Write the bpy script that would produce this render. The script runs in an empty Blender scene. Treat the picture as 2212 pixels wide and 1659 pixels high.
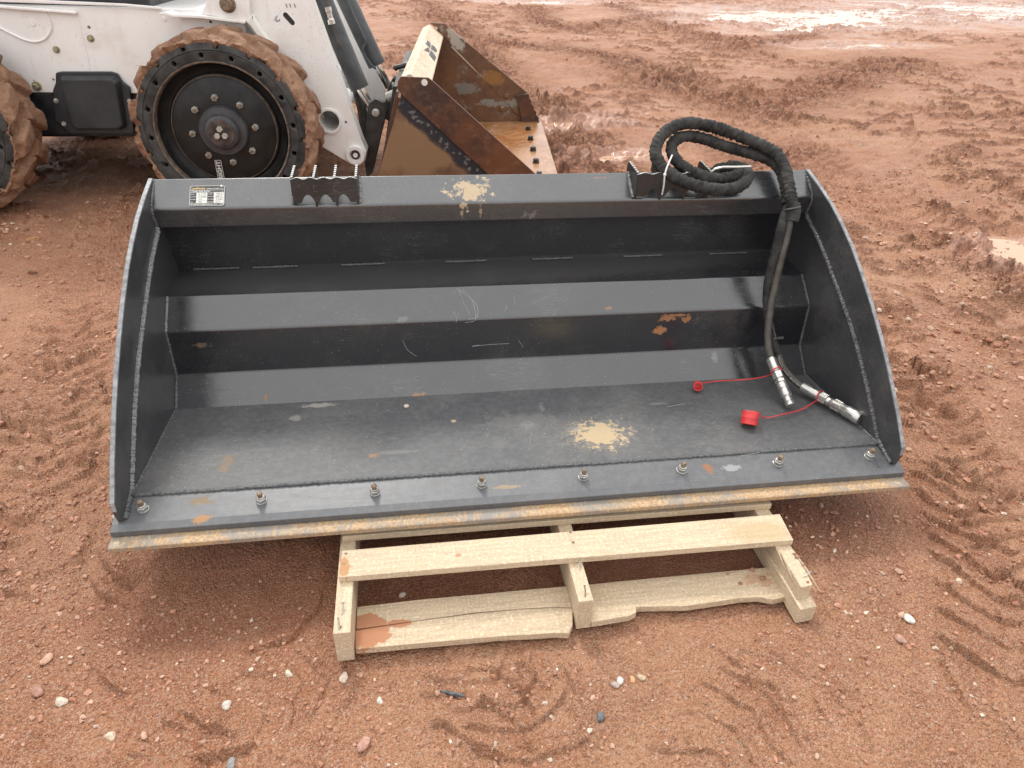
import bpy, bmesh, math, random
import numpy as np
from mathutils import Vector, Matrix
random.seed(7); rng = np.random.RandomState(11)
SC = bpy.context.scene; COL = SC.collection
# ------------------------------------------------------------------ camera
FPX = 1557.9; PITCH, YAW, ROLL = (math.radians(a) for a in (32.5916, -8.9071, 1.4063))
CAM = np.array([-0.2586, -1.2028, 1.2767])
def cam_axes():
    p, y, r = PITCH, YAW, ROLL
    f = np.array([0, math.cos(p), -math.sin(p)]); u = np.array([0, math.sin(p), math.cos(p)]); x = np.array([1., 0, 0])
    c, s = math.cos(r), math.sin(r); x2 = c*x+s*u; u2 = -s*x+c*u
    c, s = math.cos(y), math.sin(y); Z = np.array([[c, -s, 0], [s, c, 0], [0, 0, 1]])
    return np.array([Z@x2, Z@u2, Z@f])
CM = cam_axes()
cd = bpy.data.cameras.new('camera'); co = bpy.data.objects.new('camera', cd); COL.objects.link(co)
cd.sensor_width = 36; cd.lens = FPX/2212*36; cd.clip_start = 0.02; cd.clip_end = 2000
R3 = Matrix((CM[0], CM[1], -CM[2])).transposed()
co.matrix_world = Matrix.Translation(CAM) @ R3.to_4x4()
SC.camera = co
# ------------------------------------------------------------------ sky + sun (overcast)
SUN_EL, SUN_AZ = math.radians(50), math.radians(-12)      # sun high behind the bucket, veiled by cloud
W = bpy.data.worlds.new('World'); SC.world = W; W.use_nodes = True
nt = W.node_tree; nt.nodes.clear()
sky = nt.nodes.new('ShaderNodeTexSky'); sky.sky_type = 'NISHITA'; sky.sun_disc = False
sky.sun_elevation = SUN_EL; sky.sun_rotation = SUN_AZ
hs = nt.nodes.new('ShaderNodeHueSaturation'); hs.inputs['Saturation'].default_value = 0.25
mx = nt.nodes.new('ShaderNodeMixRGB'); mx.inputs[0].default_value = 0.6; mx.inputs[2].default_value = (15.5, 15.6, 16.2, 1)
bg = nt.nodes.new('ShaderNodeBackground'); bg.inputs['Strength'].default_value = 0.1
ow = nt.nodes.new('ShaderNodeOutputWorld')
# cloud veil: an overcast sky is about twice as bright overhead as at the horizon
wtc = nt.nodes.new('ShaderNodeTexCoord'); wsp = nt.nodes.new('ShaderNodeSeparateXYZ'); wmr = nt.nodes.new('ShaderNodeMapRange')
wmr.inputs[3].default_value = 11.; wmr.inputs[4].default_value = 24.; wmx = nt.nodes.new('ShaderNodeVectorMath'); wmx.operation = 'SCALE'; wmx.inputs[0].default_value = (1, .995, .985)
nt.links.new(wtc.outputs['Generated'], wsp.inputs[0]); nt.links.new(wsp.outputs['Z'], wmr.inputs[0]); nt.links.new(wmr.outputs[0], wmx.inputs['Scale']); nt.links.new(wmx.outputs[0], mx.inputs[2])
nt.links.new(sky.outputs[0], hs.inputs['Color']); nt.links.new(hs.outputs[0], mx.inputs[1])
nt.links.new(mx.outputs[0], bg.inputs['Color']); nt.links.new(bg.outputs[0], ow.inputs['Surface'])
sl = bpy.data.lights.new('sun', 'SUN'); sl.energy = 1.5; sl.angle = math.radians(10); sl.color = (1, 0.96, 0.9)
so = bpy.data.objects.new('sun', sl); COL.objects.link(so)
sd = Vector((math.cos(SUN_EL)*math.sin(SUN_AZ), math.cos(SUN_EL)*math.cos(SUN_AZ), math.sin(SUN_EL)))
so.rotation_euler = sd.to_track_quat('Z', 'Y').to_euler(); so.location = (0, 6, 9)
SC.view_settings.view_transform = 'Standard'; SC.view_settings.look = 'None'
SC.view_settings.exposure = 0.36; SC.view_settings.gamma = 1; SC.view_settings.use_curve_mapping = False

# ------------------------------------------------------------------ measuring helpers (photo measured in 2212 x 1659)
def ray(px, py): return np.array([(px-1106)/FPX, -(py-829.5)/FPX, 1.]) @ CM
def atY(px, py, Y): d = ray(px, py); return CAM+d*(Y-CAM[1])/d[1]
def atZ(px, py, Z=0.): d = ray(px, py); return CAM+d*(Z-CAM[2])/d[2]
def atX(px, py, X): d = ray(px, py); return CAM+d*(X-CAM[0])/d[0]
def onP(px, py, p0, n): d = ray(px, py); p0 = np.array(p0); n = np.array(n); return CAM+d*((n@(p0-CAM))/(n@d))

# ------------------------------------------------------------------ mesh helpers
class MB:
    def __init__(s): s.v = []; s.f = []; s.sm = []
    def add(s, vs, fs, smooth=False):
        o = len(s.v); s.v += [tuple(map(float, p)) for p in vs]; s.f += [tuple(i+o for i in f) for f in fs]; s.sm += [smooth]*len(fs); return s
    def box(s, c, size, M=None):
        M = np.eye(3) if M is None else np.array(M)
        h = np.array(size)/2; P = [np.array(c)+M@(h*np.array(k)) for k in [(-1,-1,-1),(1,-1,-1),(1,1,-1),(-1,1,-1),(-1,-1,1),(1,-1,1),(1,1,1),(-1,1,1)]]
        return s.add(P, [(0,3,2,1),(4,5,6,7),(0,1,5,4),(1,2,6,5),(2,3,7,6),(3,0,4,7)])
    def prism(s, A, B, smooth_side=False):
        n = len(A); s.add(list(A)+list(B), [tuple(range(n))[::-1], tuple(range(n, 2*n))]); 
        o = len(s.v)-2*n
        for i in range(n):
            j = (i+1) % n; s.f.append((o+i, o+j, o+n+j, o+n+i)); s.sm.append(smooth_side)
        return s
    def xprism(s, poly, x0, x1, sm=False):      # poly of (y,z)
        return s.prism([(x0, y, z) for y, z in poly], [(x1, y, z) for y, z in poly], sm)
    def tube(s, path, r, n=10, cap=True, closed=False):
        P = np.array(path, float); m = len(P)
        rr = np.full(m, r) if np.isscalar(r) else np.asarray(r)
        T = np.gradient(P, axis=0); T /= np.linalg.norm(T, axis=1)[:, None]+1e-12
        a = np.array([0, 0, 1.]) if abs(T[0][2]) < .9 else np.array([1., 0, 0])
        N = np.cross(T[0], a); N /= np.linalg.norm(N); vs = []
        ang = np.linspace(0, 2*math.pi, n, endpoint=False)
        for i in range(m):
            N = N-T[i]*(N@T[i]); N /= np.linalg.norm(N); B = np.cross(T[i], N)
            ri = rr[i] if rr.ndim == 1 else rr[i][:, None]
            vs += list(P[i]+ri*(np.cos(ang)[:, None]*N+np.sin(ang)[:, None]*B))
        fs = [(i*n+k, i*n+(k+1) % n, (i+1)*n+(k+1) % n, (i+1)*n+k) for i in range(m-1) for k in range(n)]
        s.add(vs, fs, True)
        if cap:
            o = len(s.v)-m*n; s.f += [tuple(o+k for k in range(n))[::-1], tuple(o+(m-1)*n+k for k in range(n))]; s.sm += [False]*2
        return s
    def lathe(s, prof, org, axis, n=32, a0=0., smooth=True, cap=True):   # prof: (r, h along axis)
        ax = np.array(axis, float); ax /= np.linalg.norm(ax)
        b = np.array([0, 0, 1.]) if abs(ax[2]) < .9 else np.array([0, 1., 0])
        N = np.cross(b, ax); N /= np.linalg.norm(N); B = np.cross(ax, N); vs = []
        for r, h in prof:
            for k in range(n):
                t = a0+2*math.pi*k/n; vs.append(np.array(org)+ax*h+max(r, 1e-5)*(math.cos(t)*N+math.sin(t)*B))
        m = len(prof)
        fs = [(i*n+k, i*n+(k+1) % n, (i+1)*n+(k+1) % n, (i+1)*n+k) for i in range(m-1) for k in range(n)]
        s.add(vs, fs, smooth); o = len(s.v)-m*n
        if not cap: return s
        s.f += [tuple(o+k for k in range(n))[::-1], tuple(o+(m-1)*n+k for k in range(n))]; s.sm += [False]*2
        return s
    def build(s, name, mat, parent=None, bevel=0., fix=None, sharp=35, seg=2, wn=False):
        me = bpy.data.meshes.new(name); V = np.array(s.v)
        if fix is not None: V = fix(V)
        if parent is not None: V = V-np.array(root_of(parent)['_o'])
        me.from_pydata(V.tolist(), [], s.f); me.polygons.foreach_set('use_smooth', s.sm)
        bm = bmesh.new(); bm.from_mesh(me); bmesh.ops.recalc_face_normals(bm, faces=bm.faces)
        for e in bm.edges:
            if len(e.link_faces) == 2 and e.calc_face_angle(0) > math.radians(sharp): e.smooth = False
        bm.to_mesh(me); bm.free()
        me.materials.append(mat)
        o = bpy.data.objects.new(name, me); COL.objects.link(o)
        if parent is not None: o.parent = parent
        if wn: k = o.modifiers.new('normals', 'WEIGHTED_NORMAL'); k.weight = 100; k.keep_sharp = True
        if bevel:
            md = o.modifiers.new('bevel', 'BEVEL'); md.width = bevel; md.segments = seg; md.limit_method = 'ANGLE'; md.angle_limit = math.radians(30)
        return o
def root_of(o):
    while o.parent: o = o.parent
    return ROOTS[o.name]
ROOTS = {}
def thing(name, loc, label, cat, group=None):
    o = bpy.data.objects.new(name, None); COL.objects.link(o); o.location = loc; o.empty_display_size = .1
    ROOTS[o.name] = {'_o': tuple(loc)}; o['label'] = label; o['category'] = cat
    if group: o['group'] = group
    return o
def tag(o, label, cat, group=None):
    o['label'] = label; o['category'] = cat
    if group: o['group'] = group
    return o
def recenter(o):
    me = o.data; n = len(me.vertices); a = np.empty(n*3); me.vertices.foreach_get('co', a); a = a.reshape(-1, 3)
    c = np.array([(a[:, 0].min()+a[:, 0].max())/2, (a[:, 1].min()+a[:, 1].max())/2, a[:, 2].min()])
    me.vertices.foreach_set('co', (a-c).ravel()); o.location = c; return o
def fillet(poly, rad, n=4, skip=()):
    out = []; m = len(poly)
    for i in range(m):
        p = np.array(poly[i], float); a = np.array(poly[i-1], float)-p; b = np.array(poly[(i+1) % m], float)-p
        r = rad[i] if isinstance(rad, (list, tuple)) else rad
        if r <= 0 or i in skip: out.append(tuple(p)); continue
        la, lb = np.linalg.norm(a), np.linalg.norm(b); a /= la; b /= lb
        th = math.acos(max(-1, min(1, a@b))); d = min(r/math.tan(th/2), la*.45, lb*.45)
        p0, p1 = p+a*d, p+b*d
        for k in range(n+1):
            t = k/n; out.append(tuple((1-t)**2*p0+2*t*(1-t)*p+t*t*p1))
    return out
def spline(pts, n):
    P = np.array(pts, float); m = len(P)
    Q = np.vstack([2*P[0]-P[1], P, 2*P[-1]-P[-2]]); out = []
    seg = np.linalg.norm(np.diff(P, axis=0), axis=1); cum = np.r_[0, np.cumsum(seg)]
    for s in np.linspace(0, cum[-1], n):
        i = min(np.searchsorted(cum, s, side='right')-1, m-2); t = (s-cum[i])/max(seg[i], 1e-9)
        p0, p1, p2, p3 = Q[i:i+4]
        out.append(.5*((2*p1)+(-p0+p2)*t+(2*p0-5*p1+4*p2-p3)*t*t+(-p0+3*p1-3*p2+p3)*t**3))
    return np.array(out)
# ------------------------------------------------------------------ numpy noise
_perm = rng.permutation(4096)
def _h(i, j): return _perm[(_perm[i & 4095]+j) & 4095]
def pnoise(x, y):
    xi = np.floor(x).astype(np.int64); yi = np.floor(y).astype(np.int64); xf = x-xi; yf = y-yi
    u = xf*xf*xf*(xf*(xf*6-15)+10); v = yf*yf*yf*(yf*(yf*6-15)+10)
    def g(i, j, a, b):
        t = _h(i, j)*(2*math.pi/4096); return np.cos(t)*a+np.sin(t)*b
    n0 = g(xi, yi, xf, yf); n1 = g(xi+1, yi, xf-1, yf); n2 = g(xi, yi+1, xf, yf-1); n3 = g(xi+1, yi+1, xf-1, yf-1)
    return 1.5*((n0*(1-u)+n1*u)*(1-v)+(n2*(1-u)+n3*u)*v)
def fbm(x, y, o=4, g=.5, l=2.03):
    s = np.zeros_like(x); a = 1.
    for k in range(o): s += a*pnoise(x+17.3*k, y-9.1*k); x = x*l; y = y*l; a *= g
    return s
def worley(x, y):
    xi = np.floor(x).astype(np.int64); yi = np.floor(y).astype(np.int64); D = np.full(x.shape, 9.); V = np.zeros(x.shape)
    for i in (-1, 0, 1):
        for j in (-1, 0, 1):
            t = _h(xi+i, yi+j); px = xi+i+(t & 63)/64.; py = yi+j+((t >> 6) & 63)/64.; d = (px-x)**2+(py-y)**2
            m = d < D; D = np.where(m, d, D); V = np.where(m, ((t*2654435761) & 1023)/1023., V)
    return np.sqrt(D), V
def crumbs(x, y, sc, keep):
    d, v = worley(x*sc, y*sc); return np.sqrt(np.maximum(0, 1-(d/.62)**2))*sstep(keep, 1, v)   # domes sitting in random cells
def sstep(a, b, x): t = np.clip((x-a)/(b-a), 0, 1); return t*t*(3-2*t)

# ------------------------------------------------------------------ materials
class NT:
    def __init__(s, name):
        s.m = bpy.data.materials.new(name); s.m.use_nodes = True; s.t = s.m.node_tree; s.t.nodes.clear()
        s.out = s.n('ShaderNodeOutputMaterial'); s.b = s.n('ShaderNodeBsdfPrincipled'); s.l(s.b.outputs[0], s.out.inputs[0])
        s.tc = s.n('ShaderNodeTexCoord'); s.P = s.tc.outputs['Object']
    def n(s, t): return s.t.nodes.new(t)
    def l(s, a, b): s.t.links.new(a, b)
    def set(s, k, v):
        i = s.b.inputs[k]
        if hasattr(v, 'links') or isinstance(v, bpy.types.NodeSocket): s.l(v, i)
        else: i.default_value = v
    def scaled(s, sc, rot=(0, 0, 0)):
        m = s.n('ShaderNodeMapping'); m.inputs['Scale'].default_value = sc; m.inputs['Rotation'].default_value = rot; s.l(s.P, m.inputs[0]); return m.outputs[0]
    def noise(s, scale, detail=4, rough=.55, vec=None, dist=0.):
        k = s.n('ShaderNodeTexNoise'); k.inputs['Scale'].default_value = scale; k.inputs['Detail'].default_value = detail
        k.inputs['Roughness'].default_value = rough; k.inputs['Distortion'].default_value = dist; s.l(vec or s.P, k.inputs['Vector']); return k.outputs[0]
    def vor(s, scale, vec=None, feat='F1'):
        k = s.n('ShaderNodeTexVoronoi'); k.feature = feat; k.inputs['Scale'].default_value = scale; s.l(vec or s.P, k.inputs['Vector']); return k
    def mr(s, x, a, b, c=0., d=1., smooth=True):
        k = s.n('ShaderNodeMapRange'); k.interpolation_type = 'SMOOTHSTEP' if smooth else 'LINEAR'
        for i, v in zip((1, 2, 3, 4), (a, b, c, d)): k.inputs[i].default_value = v
        s.l(x, k.inputs[0]); return k.outputs[0]
    def ma(s, op, a, b=None):
        k = s.n('ShaderNodeMath'); k.operation = op
        for i, v in enumerate((a, b)):
            if v is None: continue
            if isinstance(v, (int, float)): k.inputs[i].default_value = v
            else: s.l(v, k.inputs[i])
        return k.outputs[0]
    def mix(s, f, a, b):
        k = s.n('ShaderNodeMix'); k.data_type = 'RGBA'
        for i, v in ((0, f), (6, a), (7, b)):
            if isinstance(v, (int, float)): k.inputs[i].default_value = v
            elif isinstance(v, (tuple, list)): k.inputs[i].default_value = tuple(v)+((1,) if len(v) == 3 else ())
            else: s.l(v, k.inputs[i])
        return k.outputs[2]
    def bump(s, h, strength, dist):
        k = s.n('ShaderNodeBump'); k.inputs['Strength'].default_value = strength; k.inputs['Distance'].default_value = dist
        s.l(h, k.inputs['Height']); s.l(k.outputs[0], s.b.inputs['Normal']); return k
    def spot(s, c, size, amp, nsc, soft=.3):
        a = s.n('ShaderNodeVectorMath'); a.operation = 'SUBTRACT'; s.l(s.P, a.inputs[0]); a.inputs[1].default_value = c
        b = s.n('ShaderNodeVectorMath'); b.operation = 'DIVIDE'; s.l(a.outputs[0], b.inputs[0]); b.inputs[1].default_value = size
        d = s.n('ShaderNodeVectorMath'); d.operation = 'LENGTH'; s.l(b.outputs[0], d.inputs[0])
        n = s.noise(nsc, 4, .7); v = s.ma('ADD', d.outputs['Value'], s.ma('MULTIPLY', s.ma('SUBTRACT', n, .5), amp*2))
        m = s.mr(v, 1.12, .95-soft, 0, 1, False)
        if amp <= .75: return s.mr(m, .15, .6)
        return s.mr(s.ma('ADD', m, s.ma('MULTIPLY', s.ma('SUBTRACT', s.noise(nsc*2.2, 6, .8), .5), 2.6)), .42, .78)
def simple(name, col, rough=.5, metal=0., nsc=30, var=.25, bump=0., bsc=80, spec=.5):
    t = NT(name); n = t.noise(nsc, 5, .6)
    c2 = tuple(c*(1-var) for c in col); c1 = tuple(min(1, c*(1+var)) for c in col)
    t.set('Base Color', t.mix(t.mr(n, .3, .7), c2, c1)); t.set('Metallic', metal)
    t.set('Roughness', t.mr(t.noise(nsc*1.7, 3), .3, .7, max(.03, rough-.1), min(1, rough+.1))); t.set('Specular IOR Level', spec)
    if bump: t.bump(t.noise(bsc, 4), .5, bump)
    return t.m
BR = np.array([0., 0.40, 0.115])            # new bucket root
def paint(name, base=(.0175, .0185, .0215), rough=.2, dust=.05, specks=True, spots=(), ior=1.75, sk=1.):
    t = NT(name)
    big = t.noise(5, 5, .65); fine = t.noise(60, 4, .7)
    col = t.mix(t.mr(fine, .35, .7), base, tuple(c*1.35 for c in base))
    dm = t.ma('MULTIPLY', t.mr(big, .45, .75), dust)
    st = t.noise(9, 4, .7, t.scaled((3, 4, 4), (.3, .2, .6)))
    dm = t.ma('ADD', dm, t.ma('MULTIPLY', t.mr(st, .55, .8), dust*.7))
    col = t.mix(dm, col, (.30, .27, .235)); rg = t.ma('ADD', t.ma('MULTIPLY', dm, 1.2), rough)
    if specks:
        for sc, th, amt in ((95, .10, .5), (230, .16, .30)):
            v = t.vor(sc); sep = t.n('ShaderNodeSeparateColor'); t.l(v.outputs['Color'], sep.inputs[0])
            m = t.ma('MULTIPLY', t.mr(v.outputs['Distance'], th*1.3, th*.6), t.mr(sep.outputs[0], .72/sk**.35, .74/sk**.35))
            m = t.ma('MULTIPLY', t.ma('MULTIPLY', m, t.mr(big, .3, .6)), min(1., amt*sk))
            col = t.mix(m, col, (.55, .52, .48)); rg = t.ma('ADD', rg, t.ma('MULTIPLY', m, .5))
        # hairline scratches
        for rot, sc in (((0, 0, .35), 7), ((.3, .2, -.9), 6)):
            w = t.noise(sc, 2, .5, t.scaled((1.2, 30, 30), rot), .6)
            m = t.ma('MULTIPLY', t.mr(t.ma('ABSOLUTE', t.ma('SUBTRACT', w, .5)), .006, .001), t.mr(t.noise(6, 3), .56, .66))
            col = t.mix(t.ma('MULTIPLY', m, .35), col, (.4, .4, .4))
    rg = t.ma('ADD', rg, t.ma('MULTIPLY', t.ma('SUBTRACT', t.noise(14, 5, .7, t.scaled((1, 9, 9))), .5), .28))
    for c, size, amp, nsc, colr, soft, op in spots:
        m = t.ma('MULTIPLY', t.spot(tuple(np.array(c)-BR), size, amp, nsc, soft), op)
        col = t.mix(m, col, colr); rg = t.ma('ADD', rg, t.ma('MULTIPLY', m, .6))
    t.set('Base Color', col); t.set('Roughness', t.ma('MINIMUM', rg, .9)); t.set('IOR', ior)
    t.bump(t.noise(35, 3), .12, .002)
    return t.m
TAN = (.46, .35, .215); RUST = (.33, .13, .035); GREYD = (.22, .215, .205)
def floorpt(px, py): return onP(px, py, (0, .121, .178), (0, .025, .378))
def ghpt(px, py): return onP(px, py, (0, .57, .349), (0, -.065, .077))
def hipt(px, py): return onP(px, py, (0, .565, .22), (0, -1, .04))
def ijpt(px, py): return onP(px, py, (0, .499, .153), (0, -.067, .066))
def bmpt(px, py): return onP(px, py, (0, .766, .692), (0, -.056, .07))
def S(p, sx, sy, amp, nsc, col, soft=.3, op=1.): return (p, (sx, sy, .05), amp, nsc, col, soft, op)      # on a level face
def SV(p, sx, sz, amp, nsc, col, soft=.3, op=1.): return (p, (sx, .05, sz), amp, nsc, col, soft, op)     # on an upright face
def SD(p, sx, s, amp, nsc, col, soft=.3, op=1.): return (p, (sx, s*.75, s*.75), amp, nsc, col, soft, op)  # on a sloping face
F_SPOTS = [S(floorpt(1290, 940), .13, .11, .8, 18, (.30, .26, .20), .9, .35), S(floorpt(1150, 910), .22, .10, .9, 12, (.2, .19, .18), .9, .35), S(floorpt(1295, 937), .085, .078, 1.3, 42, TAN, .5, .95), S(floorpt(1240, 925), .03, .02, .8, 90, GREYD, .6, .6),
    S(floorpt(490, 1005), .018, .05, 1.7, 60, (.26, .19, .13), .5, .7), S(floorpt(805, 985), .016, .012, 1.6, 70, (.34, .2, .1), .5, .7),
    S(floorpt(860, 978), .07, .010, 1.3, 60, GREYD, .4, .6), S(floorpt(878, 878), .007, .009, .3, 30, (.6, .47, .36), .2, 1), S(floorpt(905, 850), .03, .02, .9, 60, RUST, .4, .9),
    S(floorpt(690, 878), .06, .014, 1.1, 60, (.4, .37, .33), .6, .6), S(floorpt(640, 905), .02, .02, .9, 60, (.4, .37, .33), .6, .4),
    S(floorpt(1140, 918), .03, .025, 1.0, 80, GREYD, .7, .6), S(floorpt(1080, 960), .03, .03, 1.1, 70, GREYD, .7, .3), S(floorpt(1420, 870), .03, .008, 1.2, 60, GREYD, .5, .5), S(floorpt(1170, 880), .012, .03, .9, 60, GREYD, .8, .5),
    S(floorpt(560, 975), .05, .012, 1.2, 60, GREYD, .6, .4), S(floorpt(980, 910), .008, .008, .6, 60, TAN, .4, .8)]
B_SPOTS = [SV(hipt(1440, 688), .030, .012, 1.5, 60, RUST, .5, .85), SV(hipt(1482, 690), .018, .014, 1.5, 70, RUST, .5, .8), SV(hipt(1462, 681), .05, .005, 1.2, 70, RUST, .5, .8), SV(hipt(1425, 713), .022, .014, .9, 70, RUST, .3, 1), SV(hipt(438, 745), .030, .010, 1.5, 70, (.2, .12, .06), .6, .6), (np.array([0, .72, .427]), (1.4, .20, .017), .2, 9, (.10, .096, .092), .7, .3),
    SD(ghpt(1300, 690), .20, .006, 1.0, 40, (.25, .16, .10), .4, .6), SD(ghpt(760, 720), .12, .006, 1.1, 50, RUST, .4, .7), SD(ghpt(1315, 665), .010, .008, 1.6, 60, (.3, .16, .08), .3, .7),
    SD(ijpt(905, 853), .028, .008, 1.6, 60, (.34, .17, .07), .4, .8), SD(ijpt(1545, 770), .014, .03, .8, 60, (.24, .24, .24), .5, .8), SD(ijpt(575, 860), .004, .02, .8, 80, RUST, .4, .8), SD(ghpt(870, 690), .02, .015, 1., 60, GREYD, .5, .4)]
T_SPOTS = [SD(bmpt(1018, 412), .055, .055, 2.1, 36, TAN, .5, .95), SV(atY(1000, 465, .68), .006, .02, 1.2, 80, TAN, .5, .6), SV(atY(1040, 462, .68), .006, .03, 1.2, 80, TAN, .5, .6), SV(atY(1150, 470, .68), .03, .015, 1.4, 60, GREYD, .6, .5), SD(bmpt(1300, 383), .05, .004, 1., 90, (.3, .14, .1), .4, .8)]
P_SPOTS = [S(atZ(440, 1127, .156), .026, .012, 1.3, 60, (.42, .22, .09), .5, .8), S(atZ(440, 1090, .165), .03, .015, 1.2, 60, (.3, .2, .1), .5, .6), S(atZ(1580, 1010, .165), .03, .012, 1., 60, (.35, .35, .36), .5, .7), S(atZ(1530, 1012, .165), .012, .02, 1., 70, RUST, .4, .7),
    S(atZ(1100, 1055, .162), .05, .006, 1.2, 60, (.4, .28, .16), .5, .6)]
M = {}
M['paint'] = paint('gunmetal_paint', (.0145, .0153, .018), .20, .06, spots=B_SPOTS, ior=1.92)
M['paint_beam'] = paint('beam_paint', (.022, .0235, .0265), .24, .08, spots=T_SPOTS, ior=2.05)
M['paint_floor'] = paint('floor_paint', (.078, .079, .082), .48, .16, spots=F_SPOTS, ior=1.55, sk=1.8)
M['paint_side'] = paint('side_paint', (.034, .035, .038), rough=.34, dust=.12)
M['paint_plate'] = paint('adapter_paint', (.068, .070, .075), .42, .14, spots=P_SPOTS)
M['weld'] = simple('weld_bead', (.095, .096, .098), .45, 0, 200, .5, .004, 160)
M['weld_bright'] = simple('dusty_weld', (.19, .19, .19), .5, 0, 200, .4, .004, 160)
M['edge_steel'] = simple('worn_plate_edge', (.24, .245, .255), .5, 0, 60, .35)
M['bracket'] = paint('bracket_paint', (.019, .019, .0195), .32, .05, ior=1.5)
M['fin_edge'] = simple('bare_steel_edge', (.5, .5, .48), .4, .4, 120, .3)
M['zinc'] = simple('zinc_bolt', (.40, .395, .375), .38, .7, 90, .3)
M['stud'] = simple('rusty_stud', (.20, .14, .09), .6, .3, 120, .5)
M['steel'] = simple('bright_steel', (.60, .585, .55), .3, .9, 25, .12)
M['red'] = simple('red_plastic', (.66, .045, .045), .42, 0, 30, .15)
M['redin'] = M['red']
M['cloth'] = simple('black_nylon_sleeve', (.026, .0245, .0225), .8, 0, 26, .7, .004, 220)
M['hose'] = simple('rubber_hose', (.058, .050, .042), .55, 0, 18, .6, .002, 60)
M['zip_white'] = simple('white_nylon', (.8, .8, .78), .4, 0, 20, .05)
M['zip_black'] = simple('grey_nylon', (.09, .09, .09), .5, 0, 20, .1)
M['print'] = simple('white_print', (.7, .69, .64), .5, 0, 20, .05)
M['gold'] = simple('gold_print', (.72, .52, .2), .5, 0, 20, .05)
M['labelblack'] = simple('black_label', (.045, .043, .045), .35, 0, 20, .1)
M['white'] = None
def blade_mat():
    t = NT('rusted_cutting_edge'); b = t.noise(5, 5, .7); f = t.noise(60, 6, .8, t.scaled((2.4, .8, 1))); g = t.noise(150, 4, .8)
    m = t.mr(t.ma('ADD', t.ma('MULTIPLY', b, .6), t.ma('MULTIPLY', f, .6)), .52, .64)
    col = t.mix(m, (.25, .23, .205), t.mix(t.mr(g, .38, .62), (.36, .205, .10), (.52, .385, .23)))
    t.set('Base Color', col); t.set('Roughness', .65); t.bump(t.ma('ADD', f, g), .4, .002); return t.m
M['blade'] = blade_mat()
def wood(name, ax, base=(.56, .44, .305), spots=()):
    t = NT(name); sc = [26, 26, 26]; sc[ax] = 1.3
    g = t.noise(7, 5, .65, t.scaled(sc), .5); big = t.noise(4, 3); fur = t.noise(160, 4, .7)
    col = t.mix(t.mr(g, .3, .7), tuple(c*.82 for c in base), tuple(min(1, c*1.1) for c in base))
    sw = [3., 3., 3.]; sw[ax] = 210.; saw = t.noise(1., 3, .6, t.scaled(sw), .3); col = t.mix(t.ma('MULTIPLY', t.mr(saw, .5, .72), t.ma('MULTIPLY', t.mr(t.noise(9, 3), .4, .65), .45)), col, tuple(c*.62 for c in base))
    col = t.mix(t.ma('MULTIPLY', t.mr(big, .5, .75), .35), col, (.50, .36, .21))
    col = t.mix(t.ma('MULTIPLY', t.mr(t.noise(3.3, 5, .7), .55, .75), .5), col, (.40, .345, .27))
    col = t.mix(t.ma('MULTIPLY', t.mr(fur, .5, .65), .5), col, (.78, .69, .53))
    col = t.mix(t.ma('MULTIPLY', t.mr(t.noise(14, 5, .75), .6, .74), .35), col, (.30, .25, .18))
    col = t.mix(t.ma('MULTIPLY', t.mr(t.noise(11, 6, .75), .63, .70), .45), col, (.44, .26, .16))
    for c, size, amp, nsc, colr, soft, op in spots: col = t.mix(t.ma('MULTIPLY', t.spot(tuple(np.array(c)-PR), size, amp, nsc, soft), op), col, colr)
    t.set('Base Color', col); t.set('Roughness', .8); t.set('Specular IOR Level', .25)
    t.bump(t.ma('ADD', g, t.ma('MULTIPLY', fur, .6)), .5, .0025); return t.m
PR = np.array([0.06, 0.35, 0.0])
MUDST = (.42, .20, .11)
M['wood_x'] = wood('pine_board', 0, spots=[S(atZ(743, 1225, .104), .016, .035, .8, 70, (.42, .2, .08), .4, .8), S(atZ(1640, 1150, .104), .10, .05, .5, 10, (.45, .33, .18), .9, .6), S(atZ(990, 1200, .104), .008, .006, .3, 40, (.45, .25, .15), .3, .9)])
M['wood_y'] = wood('pine_stringer', 1)
M['wood_b'] = wood('muddy_pine_board', 0, (.52, .40, .27), spots=[S(atZ(790, 1365, .02), .055, .045, .7, 26, MUDST, .12, 1), S(atZ(860, 1345, .02), .03, .012, .9, 30, MUDST, .15, 1), S(atZ(1640, 1250, .02), .04, .03, 1.0, 40, MUDST, .5, .5)])
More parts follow.
